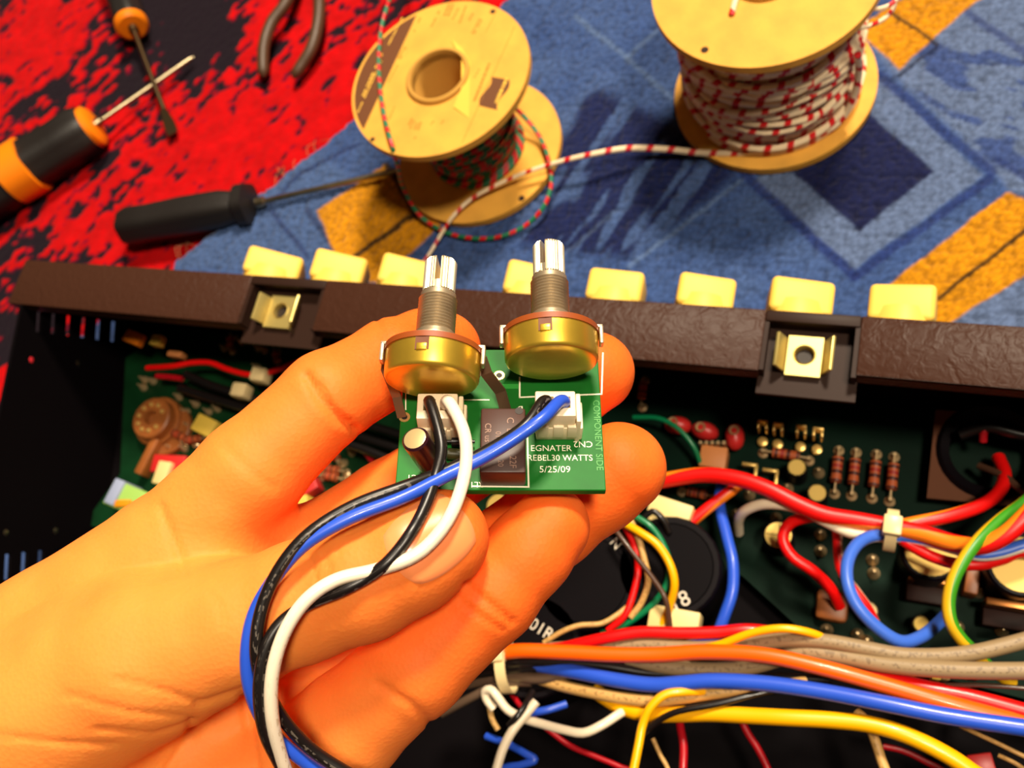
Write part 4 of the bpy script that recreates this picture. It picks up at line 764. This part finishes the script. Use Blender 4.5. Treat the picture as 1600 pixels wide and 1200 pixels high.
# potentiometers
BRASS = mat('brass_can', (244, 200, 70), 0.34, 0.8, noise=0.12, nscale=200); WAFER = mat('brown_wafer', (150, 70, 20), .5); ALU = mat('cast_alloy', (176, 158, 130), .42, .6, noise=0.2, nscale=250); SHAFT = mat('bright_alloy', (226, 212, 184), .28, .8); TABIN = mat('tab_recess', (110, 56, 24), .5); LEG = mat('tinned_leg', (150, 120, 92), .4, .8)
def pot(cx, cy, c, lean, slot, tabx, scl=1.0):
    C0 = BP(cx, cy, c); ax = unit(bey + bex * lean + bez * math.tan(math.radians(11))); sx = unit(bex - ax * (bex @ ax)); nz = np.cross(sx, ax); A3 = np.array([sx, ax, nz])
    t_ = MB(); s = scl; r_ = .80 * s
    t_.lathe(C0, ax, [(-.42, .0), (-.42, .6 * r_), (-.43, .92 * r_), (-.41, .97 * r_), (-.36, r_), (.06, r_ * 1.015), (.07, r_ * .94)], 56, ref=nz, capa=False, capb=True)
    po = t_.build('potentiometer', BRASS, mod, 'brass-cased potentiometer with a splined shaft', smooth=50)
    t_ = MB(); t_.lathe(C0, ax, [(.05, .80 * s), (.05, .835 * s), (.15, .835 * s), (.15, .3)], 48, ref=nz, capa=False); t_.build('wafer', WAFER, po, 'brown wafer')
    t_ = MB(); t_.lathe(C0, ax, [(.15, .74 * s), (.2, .74 * s), (.23, .66 * s), (.23, .38), (.27, .36)], 48, ref=nz, capa=False); t_.build('front_plate', ALU, po)
    t_ = MB(); pr_ = [(.2, .36), (.4, .36), (.42, .33)]
    for k in range(12): pr_ += [(.47 + k * .058, .338), (.499 + k * .058, .305)]
    pr_ += [(1.21, .31), (1.24, .27), (1.25, .2)]
    t_.lathe(C0, ax, pr_, 32, ref=nz); t_.build('threaded_bushing', ALU, po, smooth=25)
    t_ = MB(); an = math.radians(slot); u1 = sx * math.cos(an) + nz * math.sin(an); u2 = np.cross(ax, u1); rs = .285
    for sg in (1, -1):
        g = .045; aa = np.linspace(-math.pi / 2 + .14, math.pi / 2 - .14, 33); lp = []
        for i, q in enumerate(aa):
            rr_ = rs * (1.0 if i % 2 == 0 else .90); lp.append((max(g, rr_ * math.cos(q)), rr_ * math.sin(q)))
        t_.plate(lp, [], C0 + ax * 1.26, u1 * sg, u2 * sg, ax, .58)
        lp2 = [(max(g, x_ * .9), y_ * .9) for x_, y_ in lp]; t_.plate(lp2, [], C0 + ax * 1.84, u1 * sg, u2 * sg, ax, .035)
    t_.lathe(C0, ax, [(1.2, .255), (1.4, .26)], 24); t_.build('splined_shaft', SHAFT, po, 'bright splined and slotted shaft', smooth=20, recalc=True)
    # crimp tabs
    for k, (q, wv_) in enumerate([(tabx, .12), (tabx + 118, .1), (tabx - 118, .1)]):
        q = math.radians(q); o_ = nz * math.cos(q) + sx * math.sin(q); tx = np.cross(ax, o_); X3 = np.array([tx, ax, o_])
        t_ = MB(); t_.box(C0 + o_ * (r_ * .992) + ax * -.05, (wv_ * .95, .13, .02), X3); t_.build('tab_recess', TABIN, po)
        t_ = MB(); t_.box(C0 + o_ * (r_ + .012) + ax * -.13, (wv_ * .72, .06, .03), X3, bev=.015)
        if k: t_.box(C0 + o_ * (r_ + .03) + ax * .06, (wv_ * .8, .15, .03), X3, bev=.015)
        t_.build('crimp_tab', BRASS if k == 0 else ALU, po)
    return po, C0, ax, sx, nz
pR, CR, axR, sxR, nzR = pot(861, 532, 1.0, -.01, 25, -9, 1.0)
pL, CL, axL, sxL, nzL = pot(677, 561, 1.05, .045, 3, -8, 1.0)
def strip(pts, wd, th, m, parent, name, wdir):
    t_ = MB(); p = np.asarray(pts); V = []
    for i in range(len(p)):
        tg = unit(p[min(i + 1, len(p) - 1)] - p[max(i - 1, 0)]); s = unit(wdir - tg * (wdir @ tg)); n_ = np.cross(tg, s)
        V += [p[i] + s * wd / 2 + n_ * th / 2, p[i] - s * wd / 2 + n_ * th / 2, p[i] - s * wd / 2 - n_ * th / 2, p[i] + s * wd / 2 - n_ * th / 2]
    k = len(p); t_.add(V, [(i * 4 + j, i * 4 + (j + 1) % 4, i * 4 + 4 + (j + 1) % 4, i * 4 + 4 + j) for i in range(k - 1) for j in range(4)] + [(3, 2, 1, 0), tuple((k - 1) * 4 + j for j in range(4))])
    return t_.build(name, m, parent, smooth=0, recalc=True)
strip([CL + axL * .1 + sxL * .80 - nzL * .1, CL + axL * -.1 + sxL * .9 - nzL * .3, BP(782, 612, .35), BP(790, 640, .05)], .2, .04, LEG, pL, 'mounting_leg', sxL)
strip([CL + axL * .1 - sxL * .80 - nzL * .1, CL + axL * -.1 - sxL * .84 - nzL * .3, BP(620, 620, .3), BP(628, 652, .02)], .16, .04, LEG, pL, 'mounting_leg', sxL)
for C_, a_x, sx_, nz_, po in ((CL, axL, sxL, nzL, pL), (CR, axR, sxR, nzR, pR)):
    for k in (-1, 0, 1):
        p0 = C_ + a_x * .1 - nz_ * .7 + sx_ * k * .25; strip([p0, p0 - nz_ * .18 + a_x * .05, p0 - nz_ * .28 - a_x * .1], .1, .03, LEG, po, 'terminal', sx_)
EAR = mat('steel_ear', (214, 200, 172), .3, .7)
for C_, a_x, sx_, nz_, po in ((CL, axL, sxL, nzL, pL), (CR, axR, sxR, nzR, pR)):
    for s in (-1, 1):
        t_ = MB(); t_.box(C_ + a_x * .02 + sx_ * s * .85 + nz_ * .12, (.035, .17, .11), np.array([sx_, a_x, nz_]), bev=.02); t_.box(C_ + a_x * .17 + sx_ * s * .76 + nz_ * .12, (.12, .03, .11), np.array([sx_, a_x, nz_]), bev=.015); t_.build('steel_ear', EAR, po)
EYEL = mat('eyelet', (222, 190, 120), .35, .7)
for x_, y_ in [(632, 652), (780, 587)]:
    t_ = MB(); t_.lathe(BP(x_, y_, .002), bez, [(0, .1), (.012, .1), (.012, .055), (0, .05)], 20, m=0, capa=False, capb=False); t_.lathe(BP(x_, y_, .001), bez, [(0, .055), (.003, .055)], 14, m=1); t_.build('solder_pad', [EYEL, DKHOLE], brd)
# plug connectors
NYW = mat('white_nylon', (252, 232, 196), .45); NYD = mat('nylon_hole', (120, 88, 40), .7)
def plug(xc, yc, nm):
    a, b_ = bpx(xc, yc, .78); t_ = MB()
    t_.box(BW(a, b_, .47), (.34, .25, .31), BAX, bev=.03); t_.box(BW(a + .08, b_ - .0, .2), (.40, .27, .2), BAX, bev=.03); t_.box(BW(a + .39, b_ - .02, .34), (.04, .28, .34), BAX, bev=.02)
    for k in (-.2, .06, .30): t_.box(BW(a + k, b_ - .25, .30), (.09, .05, .18), BAX, bev=.02)
    po = t_.build('plug_connector', NYW, mod, 'white two-pin plug')
    t_ = MB()
    for k in (-.13, .15): t_.box(BW(a + k, b_ + .02, .782), (.1, .11, .004), BAX)
    t_.build('plug_hole', NYD, po); return a, b_
pc1 = plug(683, 634, 1); pc2 = plug(868, 630, 2)
# relay, capacitor, small parts
RLY = mat('relay_case', (66, 36, 28), .45); RTX = mat('relay_print', (150, 116, 100), .6)
a, b_ = bpx(786, 680, .5); t_ = MB(); t_.box(BW(a, b_ - .08, .25), (.38, .62, .25), BAX, bev=.04); rl = t_.build('relay', RLY, mod, 'dark brown relay')
for s, x_, y_, sz in [('CR us', 762, 676, .15), ('012 - Z', 778, 690, .13), ('C  E', 797, 664, .17), ('22F', 801, 722, .16), ('20', 782, 724, .13)]:
    text_mesh('relay_print', s, sz, BP(x_, y_, .5), -bey, bex, RTX, rl, .004)
t_ = MB(); t_.lathe(BP(811, 642, .5), bez, [(0, .07), (.005, .07)], 14); t_.build('vent_dimple', DKHOLE, rl)
cb = BP(684, 738, 0); ct = BP(648, 685, 1.1); cd = unit(ct - cb); L = np.linalg.norm(ct - cb)
t_ = MB(); t_.lathe(cb + cd * .12, cd, [(0, .2), (.03, .225), (.1, .205), (.15, .225), (L - .15, .225), (L - .12, .2)], 26, m=0); t_.lathe(cb, cd, [(L - .03, .19), (L, .185), (L + .005, .17)], 26, m=1); t_.build('electrolytic_capacitor', [mat('plum_sleeve', (44, 14, 24), .3), mat('can_top', (240, 210, 150), .35, .6)], mod, 'plum sleeved capacitor with a bright top')
for x0, y0, x1, y1, m1 in [(696, 690, 742, 690, mat('diode_body', (30, 20, 20), .3)), (690, 708, 735, 712, mat('small_resistor', (60, 60, 30), .4))]:
    p, q = BP(x0, y0, .14), BP(x1, y1, .14); d_ = unit(q - p); L = np.linalg.norm(q - p); t_ = MB(); t_.lathe(p, d_, [(0, .03), (L * .2, .03), (L * .22, .1), (L * .78, .1), (L * .8, .03), (L, .03)], 14); t_.build('diode', m1, mod)

# ------------------------------------------------------------------ the hand: one continuous surface grown from tapered limbs
def cc(px_, py_, dep): return ray(px_, py_) * dep
def cone_sdf(G, a, b, r1, r2):
    ba = b - a; l2 = ba @ ba; rr_ = r1 - r2; a2 = l2 - rr_ * rr_; il2 = 1 / l2
    pa = G - a; y_ = pa @ ba; z_ = y_ - l2; v_ = pa * l2 - y_[..., None] * ba; x2 = (v_ * v_).sum(-1); y2 = y_ * y_ * l2; z2 = z_ * z_ * l2
    k = np.sign(rr_) * rr_ * rr_ * x2
    return np.where(np.sign(z_) * a2 * z2 > k, np.sqrt(x2 + z2) * il2 - r2, np.where(np.sign(y_) * a2 * y2 < k, np.sqrt(x2 + y2) * il2 - r1, (np.sqrt(x2 * a2 * il2) + y_ * rr_) * il2 - r1))
def smin(a, b, k): h_ = np.clip(0.5 + 0.5 * (b - a) / k, 0, 1); return b * (1 - h_) + a * h_ - k * h_ * (1 - h_)
def chain(G, nodes, k):
    d_ = None
    for p, q in zip(nodes[:-1], nodes[1:]):
        s = cone_sdf(G, cc(*p[:3]), cc(*q[:3]), p[3], q[3]); d_ = s if d_ is None else smin(d_, s, k)
    return d_
FING = dict(
 index=[(120, 985, 17.1, 1.35), (265, 868, 16.8, 1.1), (392, 738, 16.7, .94), (512, 622, 17.0, .84), (612, 566, 17.9, .82), (662, 552, 18.5, .84), (690, 548, 18.7, .80)],
 middle=[(300, 990, 17.9, 1.1), (450, 893, 17.9, .98), (610, 792, 18.1, .9), (780, 682, 18.3, .84), (880, 612, 18.3, .82), (928, 582, 18.2, .80)],
 ring=[(380, 1090, 17.9, 1.1), (520, 1050, 18.0, 1.0), (700, 930, 18.0, .95), (860, 814, 17.9, .91), (930, 760, 17.8, .9), (968, 731, 17.7, .88)],
 little=[(440, 1230, 17.2, 1.2), (545, 1135, 16.6, .98), (650, 1040, 16.2, .88), (768, 930, 16.1, .80), (826, 862, 16.2, .75), (860, 823, 16.3, .70)],
 thumb=[(60, 1120, 16.0, 1.6), (225, 1030, 15.5, 1.35), (385, 975, 15.2, 1.04), (470, 940, 15.1, .97), (565, 905, 15.0, .98), (640, 868, 15.0, .92), (688, 842, 15.05, .80)])
PALM = [[(-120, 1225, 17.2, 1.9), (60, 1038, 17.2, 1.5), (250, 905, 17.1, 1.15)], [(-120, 1300, 17.2, 2.3), (150, 1150, 17.4, 1.7), (320, 1060, 17.6, 1.2)], [(-100, 1360, 17.3, 2.3), (200, 1290, 17.2, 1.7), (430, 1230, 17.2, 1.3)], [(-100, 1330, 17.0, 2.5), (-320, 1480, 17.2, 2.6)],
        [(280, 860, 17.2, .85), (400, 850, 17.3, .62), (445, 835, 17.3, .5)], [(200, 960, 16.6, 1.1), (330, 920, 16.4, .85)]]
def hand_sdf(G):
    pm = None
    for c in PALM:
        s = chain(G, c, .5); pm = s if pm is None else smin(pm, s, .7)
    out = None
    for nm, c in FING.items():
        s = chain(G, c, .18); s = smin(s, pm, .45 if nm != 'thumb' else .6); out = s if out is None else np.minimum(out, s)
    # soften where neighbouring fingers meet
    return out
hstep = 0.07
lo = np.array([-12.5, -1.9, 13.0]); hi = np.array([3.6, 10.5, 20.3]); dims = ((hi - lo) / hstep).astype(int)
X_, Y_, Z_ = [lo[i] + hstep * np.arange(dims[i]) for i in range(3)]
SD = np.empty(dims, np.float32); BS = 10                 # only blocks that the skin passes through are sampled finely
nb3 = [range(0, dims[i], BS) for i in range(3)]
cen = np.array([[lo[0] + (i + BS / 2) * hstep, lo[1] + (j + BS / 2) * hstep, lo[2] + (k + BS / 2) * hstep] for i in nb3[0] for j in nb3[1] for k in nb3[2]])
cs = hand_sdf(cen); ci = 0; lim = BS * hstep * .87 + .35; todo = []
for i in nb3[0]:
    for j in nb3[1]:
        for k in nb3[2]:
            SD[i:i + BS, j:j + BS, k:k + BS] = cs[ci]
            if abs(cs[ci]) < lim: todo.append((i, j, k))
            ci += 1
for q0 in range(0, len(todo), 120):
    sub = todo[q0:q0 + 120]; Gs = [np.stack(np.meshgrid(X_[i:i + BS], Y_[j:j + BS], Z_[k:k + BS], indexing='ij'), -1) for i, j, k in sub]
    vals_ = hand_sdf(np.concatenate([g.reshape(-1, 3) for g in Gs])); p_ = 0
    for (i, j, k), g in zip(sub, Gs): n_ = g[..., 0].size; SD[i:i + BS, j:j + BS, k:k + BS] = vals_[p_:p_ + n_].reshape(g.shape[:3]); p_ += n_
for q_ in (np.s_[0], np.s_[-1], np.s_[:, 0], np.s_[:, -1], np.s_[:, :, 0], np.s_[:, :, -1]): SD[q_] = np.maximum(SD[q_], .02)
def surface_nets(sd):
    nx, ny, nz_ = sd.shape; ins = sd < 0
    cnt = np.zeros((nx - 1, ny - 1, nz_ - 1), np.int8); corners = [(i, j, k) for i in (0, 1) for j in (0, 1) for k in (0, 1)]
    sl_ = lambda a, c: a[c[0]:nx - 1 + c[0], c[1]:ny - 1 + c[1], c[2]:nz_ - 1 + c[2]]
    for c in corners: cnt += sl_(ins, c)
    act = (cnt > 0) & (cnt < 8); idx = np.full(act.shape, -1, np.int64); cells = np.argwhere(act); idx[act] = np.arange(len(cells))
    acc = np.zeros((len(cells), 3)); num = np.zeros(len(cells))
    vals = {c: sd[cells[:, 0] + c[0], cells[:, 1] + c[1], cells[:, 2] + c[2]] for c in corners}
    for c in corners:
        for ax in range(3):
            if c[ax] == 0:
                d_ = list(c); d_[ax] = 1; d_ = tuple(d_); va, vb = vals[c], vals[d_]; cr = (va < 0) != (vb < 0)
                t_ = np.where(cr, va / np.where(cr, va - vb, 1), 0); p = np.array(c, float)[None] + t_[:, None] * (np.array(d_) - np.array(c))
                acc += np.where(cr[:, None], p, 0); num += cr
    V = cells + acc / num[:, None]; quads = []
    for ax in range(3):
        s0 = [slice(0, None)] * 3; s0[ax] = slice(0, -1); s1 = [slice(0, None)] * 3; s1[ax] = slice(1, None)
        a, b_ = ins[tuple(s0)], ins[tuple(s1)]; e = np.argwhere(a != b_); u_, v_ = [(1, 2), (2, 0), (0, 1)][ax]
        e = e[(e[:, u_] > 0) & (e[:, v_] > 0)]; ok = (e[:, u_] < idx.shape[u_]) & (e[:, v_] < idx.shape[v_]) & (e[:, ax] < idx.shape[ax]); e = e[ok]
        def at_(du, dv): q = e.copy(); q[:, u_] -= du; q[:, v_] -= dv; return idx[q[:, 0], q[:, 1], q[:, 2]]
        q = np.stack([at_(1, 1), at_(0, 1), at_(0, 0), at_(1, 0)], 1); fl_ = ~ins[e[:, 0], e[:, 1], e[:, 2]]; q[fl_] = q[fl_][:, ::-1]; quads.append(q[(q >= 0).all(1)])
    return V, np.vstack(quads)
HV, HQ = surface_nets(SD); HV = lo + HV * hstep
def grad(Vc, e=0.03):
    g = np.stack([hand_sdf(Vc + np.eye(3)[i] * e) - hand_sdf(Vc - np.eye(3)[i] * e) for i in range(3)], -1); return g / (np.linalg.norm(g, axis=1)[:, None] + 1e-9)
inner_ = ((HV > lo + 2 * hstep) & (HV < hi - 3 * hstep)).all(1)[:, None]
for _ in range(2): HV -= np.where(inner_, grad(HV) * hand_sdf(HV)[:, None] * 0.8, 0)
HN = grad(HV)
# skin creases and wrinkles: pressed in along the folds seen on the near side
hpx = 800 + F * HV[:, 0] / HV[:, 2]; hpy = 600 + F * HV[:, 1] / HV[:, 2]; facing = HN[:, 2] < 0.35
CREASE = [([(478, 586), (498, 622), (528, 655), (556, 672)], 9, .10), ([(500, 600), (522, 640), (548, 662)], 5, .05), ([(352, 700), (392, 738), (428, 762)], 8, .02), ([(250, 792), (262, 822), (275, 856), (288, 896)], 8, .05), ([(590, 500), (602, 530), (606, 560)], 6, .035),
          ([(730, 915), (765, 945), (800, 972)], 8, .06), ([(720, 940), (755, 966), (786, 985)], 6, .04), ([(590, 1070), (640, 1100), (670, 1130)], 9, .05), ([(310, 1102), (360, 1085), (420, 1066), (480, 1050)], 8, .05), ([(180, 1060), (250, 1078), (312, 1098)], 6, .03), ([(100, 1085), (200, 1112), (300, 1122)], 6, .03), ([(150, 1140), (240, 1148), (300, 1128)], 6, .035),
          ([(300, 1130), (285, 1165), (262, 1200)], 7, .05), ([(380, 1090), (390, 1140), (400, 1200)], 9, .07), ([(480, 865), (492, 890), (495, 915)], 4, .03), ([(505, 858), (512, 880), (512, 905)], 4, .03), ([(525, 850), (530, 868)], 4, .02), ([(540, 835), (580, 815), (600, 812)], 5, .02), ([(0, 1150), (80, 1160), (180, 1165)], 6, .03), ([(330, 930), (345, 950), (350, 975)], 5, .015)]
disp = np.zeros(len(HV))
for pl, wd, dp in CREASE:
    d_ = np.full(len(HV), 1e9)
    for p, q in zip(pl[:-1], pl[1:]): d_ = np.minimum(d_, seg_dist(hpx, hpy, np.array(p, float), np.array(q, float)))
    disp -= np.where(facing, 1.15 * dp * np.exp(-(d_ / (wd * .8)) ** 2), 0); pass
disp += np.where(facing, .03 * (fbm(hpx / 60, hpy / 60, 2) - .5), 0)
HV2 = HV + HN * disp[:, None]
tips = [(660, 556, 18.3), (900, 600, 18.2), (940, 750, 17.7), (830, 855, 16.3)]
redness = np.zeros(len(HV))
for t_ in tips: redness = np.maximum(redness, np.exp(-((HV - cc(*t_)) ** 2).sum(1) / (2 * 2.6 ** 2)))
m, nt, bs = newmat('skin')
at = N(nt, 'ShaderNodeAttribute', attribute_name='blush'); tc = N(nt, 'ShaderNodeTexCoord')
n1 = N(nt, 'ShaderNodeTexNoise'); n1.inputs['Scale'].default_value = 70; n1.inputs['Detail'].default_value = 4; nt.links.new(tc.outputs['Object'], n1.inputs['Vector'])
k = math_node(nt, 'ADD', math_node(nt, 'MULTIPLY', at.outputs['Fac'], .75), math_node(nt, 'MULTIPLY', math_node(nt, 'SUBTRACT', n1.outputs['Fac'], .2), .55))
mx = N(nt, 'ShaderNodeMix', data_type='RGBA'); nt.links.new(k, mx.inputs['Factor']); mx.inputs['A'].default_value = rgba((255, 154, 70)); mx.inputs['B'].default_value = rgba((250, 98, 24)); nt.links.new(mx.outputs['Result'], bs.inputs['Base Color'])
bs.inputs['Roughness'].default_value = .58; bs.inputs['Specular IOR Level'].default_value = .22
bs.inputs['Subsurface Weight'].default_value = .35; bs.inputs['Subsurface Radius'].default_value = (1.0, .28, .10); bs.inputs['Subsurface Scale'].default_value = .0035
n2 = N(nt, 'ShaderNodeTexVoronoi'); n2.inputs['Scale'].default_value = 1300; nt.links.new(tc.outputs['Object'], n2.inputs['Vector'])
bp = N(nt, 'ShaderNodeBump'); bp.inputs['Strength'].default_value = .12; bp.inputs['Distance'].default_value = .0004; nt.links.new(n2.outputs['Distance'], bp.inputs['Height']); nt.links.new(bp.outputs[0], bs.inputs['Normal'])
SKIN = m
HW = C2W(HV2); hb = MB(); hb.v = [HW]; hb.n = len(HW); hb.f = [tuple(q) for q in HQ.tolist()]; hb.m = [0] * len(HQ); hb.u = [np.zeros(len(HW))]; hb.w = [np.zeros(len(HW))]
hand = hb.build('hand', SKIN, smooth=0, origin=HW.mean(0)); me = hand.data; me.polygons.foreach_set('use_smooth', [True] * len(me.polygons))
at = me.attributes.new('blush', 'FLOAT', 'POINT'); at.data.foreach_set('value', redness.astype(np.float32))
tag(hand, 'bare left hand pinching the small green board between thumb and fingers', 'hand')
# thumb nail: a curved plate lying on the thumb's back
def on_hand(px_, py_):
    d_ = ray(px_, py_); t_ = 12.5
    for _ in range(80):
        s = float(hand_sdf((d_ * t_)[None])[0])
        if s < .002: return d_ * t_
        t_ += s * .8 / np.linalg.norm(d_)
        if t_ > 20: return None
    return d_ * t_
nc = np.array([671, 842.]); na = unit([.80, -.60]); nb = np.array([-na[1], na[0]]); NVv = []; nu, nv_ = 15, 15
for i in range(nu):
    for j in range(nv_):
        s = -1 + 2 * i / (nu - 1); t_ = -1 + 2 * j / (nv_ - 1)
        sq = math.sqrt(max(0, 1 - .42 * t_ * t_)); tq = math.sqrt(max(0, 1 - .42 * s * s)); p = nc + na * s * sq * 76 + nb * t_ * tq * 64
        q = on_hand(*p); g = grad(q[None])[0]; edge = max(abs(s), abs(t_)); NVv.append(q + g * (.022 if edge < .9 else -.03))
nb_ = MB(); nb_.add(C2W(np.array(NVv)), [(i * nv_ + j, i * nv_ + j + 1, (i + 1) * nv_ + j + 1, (i + 1) * nv_ + j) for i in range(nu - 1) for j in range(nv_ - 1)])
NAIL = mat('nail', (255, 148, 88), .3, coat=.2)
nb_.build('thumb_nail', NAIL, hand, 'pale pink thumb nail', smooth=80, recalc=True)

# ------------------------------------------------------------------ wires of the held board, draped over the thumb
BWIRE = printed_mat('black_print_wire', (22, 17, 16), (120, 110, 100), .35); CWIRE = printed_mat('white_print_wire', (248, 232, 206), (200, 170, 130), .35)
def held_wire(label, mtl, start, pts, r_, lift=0.0):
    p0 = [BW(*s) for s in start]; cp = [np.array((q - EYE) @ R) for q in p0] + [ray(a, b_) * dp for a, b_, dp in pts]
    e_ = C2W(cp[-1]); cp += [np.array((e_ + q - EYE) @ R) for q in ([.7, -1.6, -.8], [1.6, -3.6, -3.2], [2.6, -5.2, -7.0], [3.4, -6.2, -11.0], [4.0, -6.8, -14.2])]
    c_p = catmull(cp, 230)
    for _ in range(30):                               # lift the wire clear of the skin, towards the lens side
        s = hand_sdf(c_p); need = r_ + .01 + lift - s; hit = need > 0
        if not hit.any(): break
        c_p = c_p * np.where(hit, 1 - np.maximum(.004, need * .5 / c_p[:, 2]), 1)[:, None]
    for _ in range(3): c_p[1:-1] = (c_p[:-2] + 2 * c_p[1:-1] + c_p[2:]) / 4
    b = MB(); b.tube(C2W(c_p), r_, 14, sm=False); return b.build('wire', mtl, mod, label)
a, b_ = pc1; wh = lambda k: [(a + k, b_ + .02, .6), (a + k, b_ + .01, .85), (a + k * 1.1 + .03, b_ - .04, 1.0)]
held_wire('white wire looping over the thumb', CWIRE, wh(.15), [(724, 672, 14.9), (729, 710, 14.7), (722, 758, 14.45), (697, 818, 14.1), (652, 866, 14.0), (590, 890, 13.9), (525, 906, 13.8), (480, 936, 13.7), (446, 985, 13.65), (426, 1050, 13.7), (425, 1120, 13.9), (442, 1192, 14.3), (460, 1240, 14.6)], .105)
held_wire('black wire looping beside the white one', BWIRE, wh(-.13), [(686, 676, 14.9), (690, 705, 14.75), (681, 742, 14.6), (668, 782, 14.35), (644, 830, 14.1), (600, 884, 13.85), (540, 920, 14.0), (482, 944, 14.0), (440, 972, 13.9), (416, 1010, 13.8), (405, 1070, 13.8), (412, 1140, 14.0), (438, 1196, 14.35), (460, 1245, 14.6)], .098)
a, b_ = pc2; wh = lambda k: [(a + k, b_ + .02, .6), (a + k, b_ + .0, .84), (a + k - .08, b_ - .06, .95)]
held_wire('black wire running beside the blue one', BWIRE, wh(-.13), [(822, 664, 15.0), (765, 702, 14.9), (700, 734, 14.75), (632, 760, 14.4), (552, 790, 14.2), (482, 834, 14.0), (438, 886, 13.9), (410, 946, 13.85), (400, 1000, 13.8), (404, 1050, 13.95), (428, 1100, 14.2), (452, 1136, 14.4), (490, 1174, 14.6), (540, 1206, 14.7), (580, 1230, 14.8)], .098)
held_wire('blue wire looping over the thumb', WM['blue'], wh(.15), [(850, 652, 14.95), (800, 688, 14.85), (750, 718, 14.75), (700, 742, 14.6), (628, 778, 14.3), (545, 810, 14.1), (474, 852, 14.0), (430, 902, 13.95), (398, 956, 13.95), (386, 1010, 13.95), (389, 1070, 14.05), (412, 1128, 14.3), (446, 1166, 14.5), (484, 1196, 14.7), (520, 1224, 14.8)], .105)
